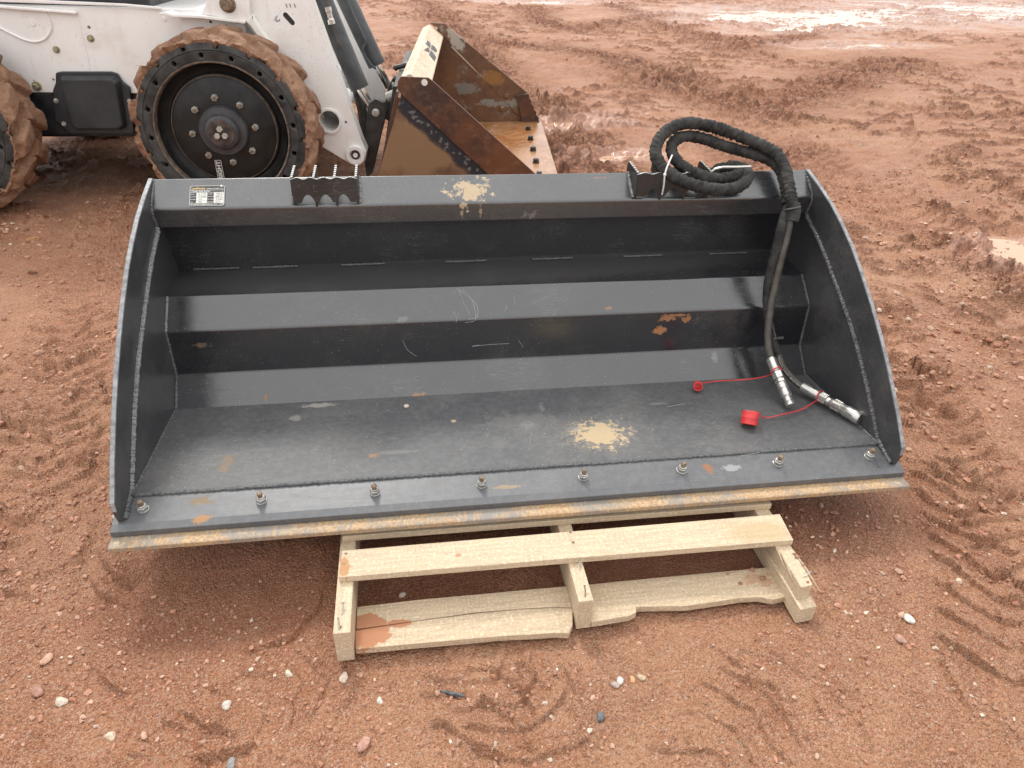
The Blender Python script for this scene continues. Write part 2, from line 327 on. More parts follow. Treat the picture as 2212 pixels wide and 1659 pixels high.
# ------------------------------------------------------------------ ground
def ctrl(*pts): return np.array([atZ(*p)[:2] for p in pts])
RIDGES = [  # photo points on the ground, height m, width m, roughness
 (ctrl((985,1442),(1045,1444),(1100,1470),(1140,1512),(1158,1560)), .016, .012), (ctrl((905,1492),(955,1502),(1010,1492)), .012, .010), (ctrl((920,1556),(985,1578),(1050,1610),(1090,1652)), .018, .012),
 (ctrl((985,1500),(1060,1522),(1125,1575),(1160,1640)), .014, .012), (ctrl((1080,1400),(1140,1450),(1190,1500)), .012, .012), (ctrl((1210,1430),(1235,1470),(1250,1510)), .010, .010),
 (ctrl((185,1225),(210,1270),(290,1300),(370,1325),(440,1372),(540,1388),(625,1368),(690,1310),(705,1250)), .020, .020), (ctrl((200,1180),(240,1235),(300,1255)), .026, .022),
 (ctrl((540,1215),(600,1195),(640,1160)), .028, .022), (ctrl((195,1420),(230,1480),(280,1510)), .014, .014), (ctrl((370,1540),(440,1575),(520,1590)), .014, .016),
 (ctrl((410,1640),(520,1625),(560,1600)), .016, .016), (ctrl((310,1395),(350,1430),(345,1470)), .012, .014),
 (ctrl((2000,405),(2050,450),(2110,490),(2150,545),(2212,600)), .05, .06), (ctrl((1990,500),(2060,530),(2130,560)), .045, .05), (ctrl((1960,590),(2050,600),(2150,650),(2212,690)), .04, .05), (ctrl((2080,430),(2150,470),(2230,500)), .03, .05),
 (ctrl((1900,770),(1960,800),(1990,850),(1960,890)), .035, .03), (ctrl((1930,830),(2000,870),(2080,900)), .03, .03), (ctrl((1960,960),(2030,930),(2110,960),(2180,1000)), .03, .035), (ctrl((1990,1020),(2060,1010),(2120,1050),(2212,1070)), .028, .03),
 (ctrl((2060,1130),(2110,1090),(2190,1100)), .022, .025), (ctrl((2080,1180),(2140,1160),(2212,1190)), .018, .02), (ctrl((2150,1230),(2190,1260),(2212,1310)), .022, .02), (ctrl((1880,600),(1990,640),(2110,690),(2212,740)), .012, .02), (ctrl((2010,700),(2110,730),(2212,790)), .014, .02),
 (ctrl((0,900),(60,925),(30,985),(0,1000)), .02, .025), (ctrl((60,925),(110,950),(130,1010)), .016, .02), (ctrl((100,740),(160,730),(190,700)), .02, .02), (ctrl((90,800),(150,790),(200,760)), .016, .02), (ctrl((110,690),(170,665),(220,650)), .014, .02),
 (ctrl((0,1130),(60,1120),(130,1150)), .015, .02), (ctrl((150,985),(190,1000),(225,1050)), .018, .02), (ctrl((0,1270),(60,1290),(120,1330)), .012, .02), (ctrl((1500,1380),(1600,1440),(1680,1500)), .008, .012), (ctrl((1560,1330),(1640,1390),(1750,1470)), .008, .012), (ctrl((1700,1560),(1660,1500),(1600,1460)), .01, .012), (ctrl((1780,1480),(1850,1560),(1900,1640)), .008, .014)]
for k in range(9): RIDGES.append((ctrl((1790+k*24, 300+k*16+0), (1830+k*24, 296+k*16)), .012, .03))
CHURN = [(ctrl((930,5),(955,40),(1010,80),(1090,95),(1200,105),(1300,118),(1420,150),(1500,175)), .35, .055), (ctrl((1150,15),(1160,45),(1250,65),(1350,45),(1450,30)), .35, .045), (ctrl((1000,100),(1080,160),(1120,230),(1200,300),(1230,370)), .35, .05),
 (ctrl((1180,220),(1260,300),(1330,380)), .3, .05), (ctrl((1600,105),(1700,85),(1800,55),(1900,20)), .35, .06), (ctrl((1000,150),(900,130),(800,130)), .3, .04), (ctrl((1420,180),(1560,215),(1650,240),(1800,180),(1950,130)), .4, .04), (ctrl((1330,10),(1450,60),(1600,90)), .3, .04), (ctrl((1560,300),(1660,360),(1720,330)), .25, .025)]
TRACKS = [(ctrl((260,440),(190,600),(140,760),(95,960),(40,1200)), .26, .085, .018), (ctrl((1900,700),(1985,850),(2070,1030),(2140,1220),(2190,1480)), .24, .085, .019), (ctrl((1230,150),(1480,215),(1720,320),(1960,470),(2230,660)), .42, .11, .018),
 (ctrl((900,60),(1150,110),(1500,190),(1900,230),(2250,260)), .5, .13, .022), (ctrl((1000,1400),(1090,1480),(1140,1580),(1150,1680)), .19, .075, .013), (ctrl((330,1700),(470,1560),(620,1480),(760,1440)), .16, .07, .011), (ctrl((1500,1700),(1600,1560),(1750,1420),(1850,1300)), .18, .075, .010), (ctrl((1400,60),(1650,120),(1950,150),(2250,140)), .5, .13, .022)]
PUDDLES = [  # centre, half sizes (m), depth, water level
 (1720, 38, 1.7, 1.5), (1880, 32, 1.7, 1.3), (2150, 20, 2.6, 2.2), (1700, 62, .7, .35), (1235, 268, .30, .16), (2200, 545, .17, .17), (1780, 100, .5, .2), (1340, 335, .22, .1), (1170, 3, 1.0, .4), (1880, 95, .6, .25), (1560, 40, .5, .3), (1340, 245, .16, .06)]
PUDW = [(atZ(px, py)[:2], a, b) for px, py, a, b in PUDDLES]
def poly_dist(x, y, pl, lim):
    D = np.full(x.shape, 9.); T = np.zeros(x.shape)
    for (ax, ay), (bx, by) in zip(pl[:-1], pl[1:]):
        sel = np.where((x > min(ax, bx)-lim) & (x < max(ax, bx)+lim) & (y > min(ay, by)-lim) & (y < max(ay, by)+lim))[0]
        if not len(sel): continue
        X, Y = x[sel], y[sel]; dx, dy = bx-ax, by-ay; t = np.clip(((X-ax)*dx+(Y-ay)*dy)/(dx*dx+dy*dy+1e-9), 0, 1)
        d = np.hypot(X-ax-t*dx, Y-ay-t*dy); D[sel] = np.minimum(D[sel], d)
    return D
GSHADE_DAMP = [None]
def poly_sd(x, y, pl, lim):
    D = np.full(x.shape, 9.); SD = np.zeros(x.shape); TP = np.zeros(x.shape); seg = np.hypot(*np.diff(pl, axis=0).T); cum = np.r_[0, np.cumsum(seg)]/seg.sum()
    for i, ((ax, ay), (bx, by)) in enumerate(zip(pl[:-1], pl[1:])):
        sel = np.where((x > min(ax, bx)-lim) & (x < max(ax, bx)+lim) & (y > min(ay, by)-lim) & (y < max(ay, by)+lim))[0]
        if not len(sel): continue
        X, Y = x[sel], y[sel]; dx, dy = bx-ax, by-ay; L2 = dx*dx+dy*dy+1e-9; t = np.clip(((X-ax)*dx+(Y-ay)*dy)/L2, 0, 1)
        d = np.hypot(X-ax-t*dx, Y-ay-t*dy); nx, ny = -dy/L2**.5, dx/L2**.5
        if ny > 0: nx, ny = -nx, -ny                              # the low side faces -y
        sd = np.sign((X-ax)*nx+(Y-ay)*ny)*d; m = d < D[sel]; k = sel[m]
        D[k] = d[m]; SD[k] = sd[m]; TP[k] = cum[i]+t[m]*(cum[i+1]-cum[i])
    return D, SD, TP
def ground_h(x, y):
    dist = np.hypot(x-CAM[0], y-CAM[1])
    wx = x+.05*fbm(x*5, y*5, 3); wy = y+.05*fbm(x*5+40, y*5, 3)
    rough = sstep(-.25, .5, fbm(x*.9+3, y*.9, 3))                      # where the mud is broken up
    h = .012*fbm(x*.8, y*.8, 3)+.006*fbm(x*5, y*5, 3)
    n1 = fbm(x*17, y*17, 4, .55); h += .0036*n1*(.3+1.0*rough)
    qx = x+.012*fbm(x*40, y*40, 2); qy = y+.012*fbm(x*40+9, y*40, 2)
    rk = sstep(.2, .85, rough+.35*fbm(x*3+4, y*3, 3))
    c1 = crumbs(qx, qy, 26., .35); c2 = crumbs(qx+3, qy, 62., .3); c3 = crumbs(x, y, 150., .25)
    crm = rk*(.011*c1+.006*c2)+.0016*c2*(1-rk)*sstep(.1, .5, n1)+.0016*c3*sstep(3.2, 1.4, dist); h += crm
    h += .0012*fbm(x*75, y*75, 3, .6)*sstep(6, 2, dist)
    far = sstep(1.6, 4, dist); lump = np.maximum(0, fbm(wx*3.2+7, wy*5.5, 5, .65)-.06)*sstep(-.35, .25, fbm(x*.45+1, y*.45, 3)); lump = np.minimum(lump, .6); h += far*(.022*lump+.006*fbm(x*9, y*14, 4, .6))
    d4 = crumbs(qx, qy, 11., .3); h += far*sstep(.02, .2, lump)*(.022*d4+.014*c1)
    wet = .35*rough*0
    jx = x+.005*fbm(x*24, y*24, 2)+.2*(wx-x); jy = y+.005*fbm(x*24+50, y*24, 2)+.2*(wy-y)
    for pl, hh, w in RIDGES:
        big_ = hh > .027
        hh = hh*.7 if big_ else hh*.68
        lim = w*(9 if not big_ else 5); D, SD, TP = poly_sd(jx, jy, pl, lim); q = D < lim
        if not q.any(): continue
        d, sd, tp = D[q], SD[q], TP[q]
        k = .45/w*.35; br = np.clip(.85+.6*pnoise(x[q]*k, y[q]*k)+.25*pnoise(x[q]*k*4, y[q]*k*4), .45, 1.3)*sstep(0, .10, tp)*sstep(1, .90, tp)*sstep(lim, lim*.6, d)
        st = sstep(-.0028, .0028, sd) if not big_ else sstep(-.4*w, .4*w, sd)
        drop = np.exp(-np.maximum(sd, 0)/(7*w)); rise = np.exp(-np.maximum(-sd, 0)/(2.4*w))*(1+.5*c2[q])
        h[q] += hh*br*((1-st)*rise*.75-st*drop*.75)
        if not big_: h[q] -= .85*(crm[q]+.7*.0036*n1[q])*st*np.exp(-np.maximum(sd, 0)/(6*w))      # the tread pressed the mud smooth here
    for pl, wid, pitch, dep in TRACKS:
        D, SD, TP = poly_sd(x, y, pl, wid); m = D < wid*.62
        if not m.any(): continue
        ln_ = np.hypot(*np.diff(pl, axis=0).T).sum(); ss = TP[m]*ln_; vv = SD[m]/wid
        ph = (ss+.55*wid*np.abs(vv)+.03*pnoise(x[m]*6, y[m]*6))/pitch; bar = sstep(.64, .71, np.abs((ph % 1)-.5)*2); env = sstep(.62, .5, np.abs(vv))*sstep(-.45, .1, fbm(x[m]*2.2+2, y[m]*2.2, 3)+.15)
        rim = np.exp(-((np.abs(vv)-.55)/.06)**2)
        h[m] += env*dep*(bar*(.7+.5*c1[m])-.45)+dep*.7*rim*(.5+.8*c1[m])*sstep(-.2, .3, fbm(x[m]*3, y[m]*3, 2))
    churn = sstep(.02, .22, lump)*.85*far
    for pl, w, hh in CHURN:
        D = poly_dist(wx, wy, pl, w*3); s = D < w*3
        if not s.any(): continue
        e = np.exp(-(D[s]/w)**2); churn[s] = np.maximum(churn[s], e)
        lm = np.maximum(0, fbm(wx[s]*5, wy[s]*6, 4, .5)+.15); h[s] += hh*e*(np.minimum(lm, .8)*.6-.25)+e*(.026*d4[s]+.016*c1[s])
    # scooped hollow left of the pallet
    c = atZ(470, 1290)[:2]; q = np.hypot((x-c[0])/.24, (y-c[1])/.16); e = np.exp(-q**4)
    h = h*(1-.75*e)-.032*e+.004*n1*e*.4; shade_damp = .8*e  # shade in the hollow goes into the soil colour, along with its moist tone
    # broad pass of wavy tread marks in the middle distance
    band = sstep(.0, .3, fbm(x*.5+8, y*.5, 2)+.15)*sstep(1.6, 2.6, y)*sstep(9, 5, y)
    h += .007*band*np.maximum(0, np.sin(y*26+3*fbm(x*1.1, y*1.1, 3))-.1+.6*fbm(x*6, y*6, 3))
    # level beds under the pallet and the bucket
    def bed(x0, x1, y0, y1, z, m):
        k = sstep(0, m, np.minimum(np.minimum(x-x0, x1-x), np.minimum(y-y0, y1-y))+m)
        return k, z
    k, zz = bed(-.46, .60, -.24, .9, 0, .05); h = h*(1-k)+k*(np.minimum(h*.5, .004)-.012)
    k, zz = bed(-.9, .95, .12, .85, 0, .08); h = h*(1-k)+k*np.minimum(h*.6, .03)
    for (cx, cy), a, b in PUDW:
        q = np.hypot((x-cx)/a, (y-cy)/b)+.55*fbm(x*2.2/a**.7, y*3.2/b**.7, 5, .6); e = sstep(1.15, .6, q)
        h = h*(1-.45*e)-.023*e; churn = churn*(1-e); wet = np.maximum(wet, sstep(2.1, .9, q))
    xr = np.minimum(np.minimum(x+1.0, 1.05-x), np.minimum(y+.13, 1.0-y)); shade_damp = np.maximum(shade_damp, sstep(-.08, .15, xr+.08*fbm(x*4, y*4, 3))*.9)  # painted shade under bucket and pallet, coloured like moist soil
    GSHADE_DAMP[0] = shade_damp
    return h, np.clip(wet, 0, 1), churn, rough
def ground():
    d = np.concatenate([[-400, -60, -8, -1.5, .0, .2], np.geomspace(.34, 19, 960), np.geomspace(19.6, 600, 40)])
    s = np.concatenate([-np.geomspace(30, 2.05, 16), -np.linspace(2, 1.01, 90), np.linspace(-1, 1, 860), np.linspace(1.01, 2, 90), np.geomspace(2.05, 30, 16)])
    dd = np.maximum(d, .34); left = .52*dd+.42; right = .92*dd+.52
    mid = (right-left)/2; half = (right+left)/2
    X = CAM[0]+mid[:, None]+half[:, None]*s[None, :]; Y = CAM[1]+d[:, None]+0*X
    X = X.ravel(); Y = Y.ravel(); h, wet, ch, ro = ground_h(X, Y); shade_dampv = GSHADE_DAMP[0]
    nr, nc = len(d), len(s); V = np.stack([X, Y, h], 1)
    i = np.arange(nr-1)[:, None]*nc+np.arange(nc-1)[None, :]; i = i.ravel(); Q = np.stack([i, i+1, i+nc+1, i+nc], 1)
    me = bpy.data.meshes.new('ground'); me.vertices.add(len(V)); me.vertices.foreach_set('co', V.astype(np.float32).ravel())
    me.loops.add(Q.size); me.loops.foreach_set('vertex_index', Q.astype(np.int32).ravel()); me.polygons.add(len(Q))
    me.polygons.foreach_set('loop_start', np.arange(0, Q.size, 4, dtype=np.int32)); me.polygons.foreach_set('loop_total', np.full(len(Q), 4, np.int32))
    me.polygons.foreach_set('use_smooth', np.ones(len(Q), bool)); me.update(calc_edges=True)
    a = me.attributes.new('wet', 'FLOAT', 'POINT'); a.data.foreach_set('value', wet.astype(np.float32))
    a = me.attributes.new('shade_damp', 'FLOAT', 'POINT'); a.data.foreach_set('value', shade_dampv.astype(np.float32))
    a = me.attributes.new('churn', 'FLOAT', 'POINT'); a.data.foreach_set('value', np.clip(ch, 0, 1).astype(np.float32))
    o = bpy.data.objects.new('ground', me); COL.objects.link(o); o['kind'] = 'structure'
    t = NT('red_mud')
    def attr(n): k = t.n('ShaderNodeAttribute'); k.attribute_name = n; return k.outputs['Fac']
    big = t.noise(1.1, 4, .6); mid_ = t.noise(7, 5, .65); fine = t.noise(120, 5, .75); grit = t.noise(420, 3, .8)
    v1 = t.vor(300); v2 = t.vor(120); sep = t.n('ShaderNodeSeparateColor'); t.l(v1.outputs['Color'], sep.inputs[0])
    col = t.mix(t.mr(mid_, .3, .7), (.345, .132, .066), (.47, .215, .117))
    col = t.mix(t.ma('MULTIPLY', t.mr(big, .45, .7), .6), col, (.56, .305, .178))
    col = t.mix(t.ma('MULTIPLY', t.mr(t.noise(1.9, 5, .7, None, .5), .54, .66), .42), col, (.22, .078, .04))
    col = t.mix(t.ma('MULTIPLY', t.mr(sep.outputs[0], .2, .95), .55), col, (.62, .38, .25))
    col = t.mix(t.ma('MULTIPLY', t.mr(sep.outputs[1], .90, .97), .6), col, (.62, .48, .38))
    col = t.mix(t.ma('MULTIPLY', t.mr(fine, .50, .33), .6), col, (.15, .054, .031))
    wetn = attr('wet'); chn = attr('churn')
    col = t.mix(t.ma('MULTIPLY', t.ma('MULTIPLY', chn, t.mr(t.noise(14, 6, .8), .40, .56)), .9), col, (.14, .055, .033)); col = t.mix(t.ma('MULTIPLY', wetn, .5), col, (.24, .11, .066))
    col = t.mix(t.ma('MULTIPLY', attr('shade_damp'), .55), col, (.20, .072, .040))  # darkens the soil with the painted shade and moist tone
    t.set('Base Color', col)
    rg = t.mr(t.noise(2.3, 4, .6), .35, .65, .46, .70); rg = t.ma('SUBTRACT', rg, t.ma('MULTIPLY', wetn, .34)); rg = t.ma('ADD', rg, t.ma('MULTIPLY', chn, .25))
    t.set('Roughness', t.ma('MAXIMUM', rg, .10)); t.set('Specular IOR Level', t.mr(wetn, 0, .6, .26, .55, False))
    bst = t.mr(wetn, 0, 1, 1., .15, False)
    hb = t.ma('ADD', t.ma('MULTIPLY', fine, 1.1), t.ma('ADD', t.ma('MULTIPLY', t.mr(v1.outputs['Distance'], .75, 0, 0, 1, False), .55), t.ma('MULTIPLY', t.mr(v2.outputs['Distance'], .7, 0, 0, 1, False), .55)))
    kb = t.bump(hb, 1., .0075); t.l(bst, kb.inputs['Strength'])
    me.materials.append(t.m); M['mud'] = t.m
ground()
def water():
    t = NT('muddy_water'); n = t.noise(1.5, 3); t.set('Base Color', t.mix(t.mr(n, .35, .65), (.46, .30, .19), (.55, .39, .27))); t.set('Roughness', .04); t.set('IOR', 1.33)
    for kk, ((cx, cy), a, b) in enumerate(PUDW):
        k = 28; mb = MB(); ang = np.linspace(0, 2*math.pi, k, endpoint=False)
        P = [(cx+a*1.35*math.cos(q), cy+b*1.35*math.sin(q), -.0165-.0007*kk) for q in ang]
        o = mb.add(P, [tuple(range(k))]).build('puddle', t.m); o['kind'] = 'structure'
water()
def pebble_shape(r):
    ph = (1+5**.5)/2
    V = np.array([(-1,ph,0),(1,ph,0),(-1,-ph,0),(1,-ph,0),(0,-1,ph),(0,1,ph),(0,-1,-ph),(0,1,-ph),(ph,0,-1),(ph,0,1),(-ph,0,-1),(-ph,0,1)], float)/math.hypot(1, ph)
    return V
ICO = [(0,11,5),(0,5,1),(0,1,7),(0,7,10),(0,10,11),(1,5,9),(5,11,4),(11,10,2),(10,7,6),(7,1,8),(3,9,4),(3,4,2),(3,2,6),(3,6,8),(3,8,9),(4,9,5),(2,4,11),(6,2,10),(8,6,7),(9,8,1)]
def scatter(name, n, smin, smax, cols, spread, mat, flat=.7, dens=None):
    x = []; y = []
    while len(x) < n:
        d = rng.uniform(.40**.5, spread**.5, n*2)**2*1.0; s = rng.uniform(-1, 1, n*2)
        X = CAM[0]+(.92*d+.5-.52*d-.42)/2+(1.44*d+.94)/2*s; Y = CAM[1]+d
        ok = ~((X > -.46) & (X < .62) & (Y > -.25) & (Y < .9)) & ~((X > -.9) & (X < .9) & (Y > .1) & (Y < .9))
        if dens is not None: ok &= rng.uniform(0, 1, n*2) < dens(X, Y)
        x += list(X[ok]); y += list(Y[ok])
    x = np.array(x[:n]); y = np.array(y[:n]); h = ground_h(x, y)[0]
    dist = np.hypot(x-CAM[0], y-CAM[1]); sz = smin*(smax/smin)**(rng.uniform(0, 1, n)**3.4)*np.clip(dist/1.5, .85, 1.7)
    B = pebble_shape(1); V = np.empty((n, 12, 3)); 
    th = rng.uniform(0, 6.28, n); J = 1+rng.uniform(-.38, .38, (n, 12, 1)); P = B[None]*J*np.stack([rng.uniform(.8, 1.35, n), rng.uniform(.65, 1., n), rng.uniform(.45, .9, n)*flat/.7], 1)[:, None]
    c, s = np.cos(th)[:, None], np.sin(th)[:, None]
    V[..., 0] = P[..., 0]*c-P[..., 1]*s; V[..., 1] = P[..., 0]*s+P[..., 1]*c; V[..., 2] = P[..., 2]
    V = V*sz[:, None, None]+np.stack([x, y, h+sz*.25], 1)[:, None]
    Fc = (np.array(ICO)[None]+12*np.arange(n)[:, None, None]).reshape(-1, 3)
    me = bpy.data.meshes.new(name); me.vertices.add(n*12); me.vertices.foreach_set('co', V.astype(np.float32).ravel())
    me.loops.add(Fc.size); me.loops.foreach_set('vertex_index', Fc.astype(np.int32).ravel()); me.polygons.add(len(Fc))
    me.polygons.foreach_set('loop_start', np.arange(0, Fc.size, 3, dtype=np.int32)); me.polygons.foreach_set('loop_total', np.full(len(Fc), 3, np.int32)); me.update(calc_edges=True)
    me.polygons.foreach_set('use_smooth', np.full(len(Fc), name == 'pale_grit'))
    cc = np.array(cols)[rng.randint(0, len(cols), n)]*rng.uniform(.75, 1.2, (n, 1)); cc = np.repeat(np.c_[np.clip(cc, 0, 1), np.ones(n)], 12, 0)
    a = me.color_attributes.new('tint', 'FLOAT_COLOR', 'POINT'); a.data.foreach_set('color', cc.astype(np.float32).ravel())
    me.materials.append(mat); o = bpy.data.objects.new(name, me); COL.objects.link(o); o['kind'] = 'stuff'; return o
def tintmat(name, rough):
    t = NT(name); k = t.n('ShaderNodeVertexColor'); k.layer_name = 'tint'; n = t.noise(300, 3)
    t.set('Base Color', t.mix(t.ma('MULTIPLY', t.mr(n, .4, .7), .4), k.outputs[0], (.22, .11, .075))); t.set('Roughness', rough); return t.m
M['pebble'] = tintmat('pebble_mix', .6)
REDS = [(.40,.195,.122),(.43,.22,.14),(.36,.165,.10),(.48,.29,.20),(.39,.185,.112)]
PALE = [(.58,.45,.34),(.5,.34,.24),(.62,.52,.42),(.44,.27,.19)]
scatter('gravel', 21000, .0013, .0080, REDS*7+PALE, 4.2, M['pebble'], dens=lambda x, y: .25+.9*sstep(-.1, .6, fbm(x*2.2, y*2.2, 3)))
scatter('mud_clods', 5000, .002, .0075, [(.38,.165,.098),(.41,.19,.118),(.34,.14,.082)], 9., M['pebble'], dens=lambda x, y: sstep(.0, .8, fbm(x*1.3+3, y*1.3, 3)+.5*fbm(x*7, y*7, 3)))
scatter('pale_grit', 700, .0012, .0034, PALE, 5., M['pebble'])

STONES = [ (102,1425,12,(.50,.29,.2),'round tan stone lying on the bare mud near the lower left edge'), (81,1493,13,(.33,.17,.12),'muddy red-brown stone below the round tan stone at lower left'), (132,1515,11,(.55,.47,.38),'flat grey-cream stone at lower left beside the muddy red-brown one'),
 (488,1520,10,(.56,.50,.43),'chalk-white stone on the mud below the scooped hollow'), (786,1608,16,(.42,.23,.17),'large pinkish red stone at the bottom edge left of centre'), (742,1459,12,(.6,.48,.38),'thin pale flake of stone just in front of the pallet left stringer'),
 (623,1452,9,(.6,.52,.4),'small upright pale sliver of stone left of the pallet corner'), (820,1512,8,(.56,.51,.45),'pair-sized white stone below the thin pale flake'), (239,1592,10,(.62,.48,.36),'smooth cream pebble close to the bottom left of the frame'), (498,1645,11,(.23,.22,.21),'dark grey stone on the bottom edge of the picture'),
 (1366,1469,8,(.6,.33,.17),'orange pebble in the short row of stones in front of the pallet'), (1385,1465,9,(.48,.37,.24),'tan pebble touching the right side of the orange pebble'), (1339,1471,9,(.58,.55,.5),'flat whitish pebble left of the orange pebble'), (1329,1480,9,(.38,.30,.26),'grey brown pebble at the left end of the stone row'),
 (1297,1549,10,(.12,.13,.14),'dark blue-grey stone in the gravel patch below the stone row'), (1962,1337,11,(.60,.57,.50),'white shell-shaped stone alone on the mud right of the pallet'), (1944,1381,10,(.42,.24,.18),'pinkish stone just below the white shell-shaped one'), (2072,1251,8,(.62,.48,.36),'round cream pebble among clods near the right edge'), (868,1276,8,(.62,.53,.46),'small pale angular stone between the pallet stringers left bay')]
for px, py, r, col, lab in STONES:
    p = atZ(px, py, .003); d = np.linalg.norm(p-CAM); R = r*d/FPX*.9
    bm = bmesh.new(); bmesh.ops.create_icosphere(bm, subdivisions=2, radius=1)
    sx, sy, sz = 1.15, random.uniform(.7, .95), random.uniform(.5, .75); a = random.uniform(0, 6.28); ph = random.uniform(0, 9)
    for v in bm.verts:
        c = v.co; k = 1+.22*math.sin(3*c.x+ph)*math.cos(2.3*c.y-ph)+.15*math.sin(4*c.z+2*ph)+random.uniform(-.05, .05); x, y, z = c.x*k*sx, c.y*k*sy, c.z*k*sz
        v.co = Vector((x*math.cos(a)-y*math.sin(a), x*math.sin(a)+y*math.cos(a), z+.25))*R
    me = bpy.data.meshes.new('stone'); bm.to_mesh(me); bm.free()
    for f in me.polygons: f.use_smooth = random.random() < .8
    me.materials.append(simple('stone_%d' % px, col, .65, 0, 120, .25, .002, 200)); o = bpy.data.objects.new('stone', me); COL.objects.link(o)
    o.location = (p[0], p[1], float(ground_h(np.array([p[0]]), np.array([p[1]]))[0][0])); tag(o, lab, 'stone', 'stones lying loose on the mud')
def chip(px, py, length, wid, ang, mat, name, lab, cat):
    p = atZ(px, py, .004); qx_, qy_ = np.meshgrid(p[0]+np.linspace(-.5, .5, 5)*length*math.cos(ang), p[1]+np.linspace(-.5, .5, 5)*length*math.sin(ang)); z = float(np.percentile(ground_h(qx_.ravel(), qy_.ravel())[0], 80)); mb = MB(); c, s = math.cos(ang), math.sin(ang)
    n = 7; A = []; 
    for i in range(n):
        t = i/(n-1)-.5; w = wid*(1-.55*abs(t)*2)*random.uniform(.8, 1.15); A.append((t*length, w))
    top = [(x, w) for x, w in A]+[(x, -w) for x, w in A[::-1]]
    P0 = [(p[0]+c*x-s*y, p[1]+s*x+c*y, z-.002) for x, y in top]; P1 = [(a, b, z+wid*.8+random.uniform(0, .002)) for a, b, _ in P0]
    return tag(recenter(mb.prism(P0, P1).build(name, mat, None, .0015)), lab, cat)
chip(70, 516, .05, .014, .5, simple('chip_wood', (.40, .20, .09), .8, 0, 90, .4, .004, 200), 'wood_chip', 'rough brown wood chip lying on the mud left of the grey bucket', 'wood chip')
chip(70, 588, .035, .009, -.2, simple('bark', (.17, .08, .045), .9, 0, 90, .4, .004, 200), 'bark_chip', 'small dark bark chip below the brown wood chip, left of the grey bucket', 'bark chip')
chip(977, 1494, .05, .0045, -.35, simple('dark_scrap', (.10, .11, .125), .5, .2, 90, .6), 'metal_scrap', 'short dark grey rod of scrap half sunk in the mud in front of the pallet', 'scrap')

# ------------------------------------------------------------------ pallet
pal = thing('wooden_pallet', tuple(PR), 'pale pine pallet with a broken front, sticking out from under the grey bucket', 'pallet')
def wob(poly_xy, z0, z1, nrm=.0012):
    A = [(x+random.uniform(-nrm, nrm), y+random.uniform(-nrm, nrm), z0) for x, y in poly_xy]; B = [(x, y, z1+random.uniform(-.0005, .0005)) for x, y, _ in A]; return A, B
ST, DT, BT = .002, .088, .018
def board(name, poly, z0, z1, mat, bev=.0015, label=None):
    A, B = wob(poly, z0, z1); o = MB().prism(A, B).build(name, mat, pal, bev)
    if label: o['label'] = label
    return o
YB = .98
board('stringer', [(-.452,-.232),(-.418,-.233),(-.414,YB),(-.447,YB)], ST, DT, M['wood_y'])
board('stringer', [(.049,-.215),(.081,-.214),(.084,YB),(.052,YB)], ST, DT, M['wood_y'])
# broken right stringer: sound lower half, split upper half with splinters
br = MB(); A, B = wob([(.527,-.262),(.568,-.256),(.572,YB),(.536,YB)], ST, .047); br.prism(A, B)
A, B = wob([(.533,-.236),(.560,-.233),(.571,-.05),(.572,YB),(.538,YB),(.536,-.05)], .047, DT); br.prism(A, B)
st = br.build('stringer', M['wood_y'], pal, .0012); st['label'] = 'pallet stringer split and splintered at its front end'
sp = MB()
for k in range(9):
    x = .566+random.uniform(-.004, .006); y0 = -.16+random.uniform(-.02, .05); y1 = -.232-random.uniform(-.02, .012); z = .05+random.uniform(0, .028); w = random.uniform(.0015, .004)
    sp.tube([(x, y0, z), (x+.003, (y0+y1)/2, z+.002), (x+random.uniform(.001, .005), y1, z-random.uniform(0, .008))], [w, w*.9, .0004], 5)
for k in range(4):
    x = .537+random.uniform(-.002, .006); sp.tube([(x, -.02-k*.03, DT), (x-.004, -.10-k*.02, DT+.001), (x-.006, -.16-k*.015, DT-.012)], [.0025, .003, .0005], 5)
sp.build('splinters', M['wood_y'], st)
def ln(a, b, n, amp): return [tuple(np.array(a)+(np.array(b)-np.array(a))*t+np.array([0, random.uniform(-amp, amp)])) for t in np.linspace(0, 1, n)]
board('deck_board', [(-.4455,-.102),(.571,-.116),(.579,-.030),(-.4435,-.024)], DT+.0006, DT+.0172, M['wood_x'])
board('deck_board', [(-.446,.018),(.574,.006),(.578,.085),(-.444,.098)], DT+.0006, DT+.0172, M['wood_x'])
for y0 in (.30, .52, .74): board('deck_board', [(-.446,y0),(.574,y0),(.576,y0+.09),(-.444,y0+.09)], DT+.0006, DT+.0172, M['wood_x'])
# bottom boards: the front one is cracked along its length and broken off on the right
crack = [(-.4165,-.170),(-.30,-.164),(-.16,-.158),(-.06,-.160),(.02,-.166),(.049,-.170)]
board('bottom_board', [(-.4165,-.110),(-.28,-.107)]+[(.048,-.110)]+[(x, y+.0013) for x, y in crack[::-1]], .001, BT, M['wood_b'], .001, 'rear half of the cracked bottom board')
board('bottom_board', [(x, y-.0013) for x, y in crack]+[(.040,-.215),(.026,-.236),(.0,-.230),(-.05,-.229),(-.12,-.224),(-.2,-.222),(-.28,-.221),(-.36,-.220),(-.4165,-.218)], .001, BT-.0005, M['wood_b'], .001, 'front half of the cracked bottom board, mud stained at the left')
board('bottom_board', [(.0825,-.111),(.3,-.110),(.535,-.113),(.536,-.20),(.50,-.205),(.47,-.193),(.43,-.190),(.37,-.194),(.30,-.197),(.22,-.190),(.189,-.186),(.185,-.200),(.168,-.207),(.0825,-.215)], .001, BT, M['wood_b'], .001, 'broken bottom board with a ragged front edge')
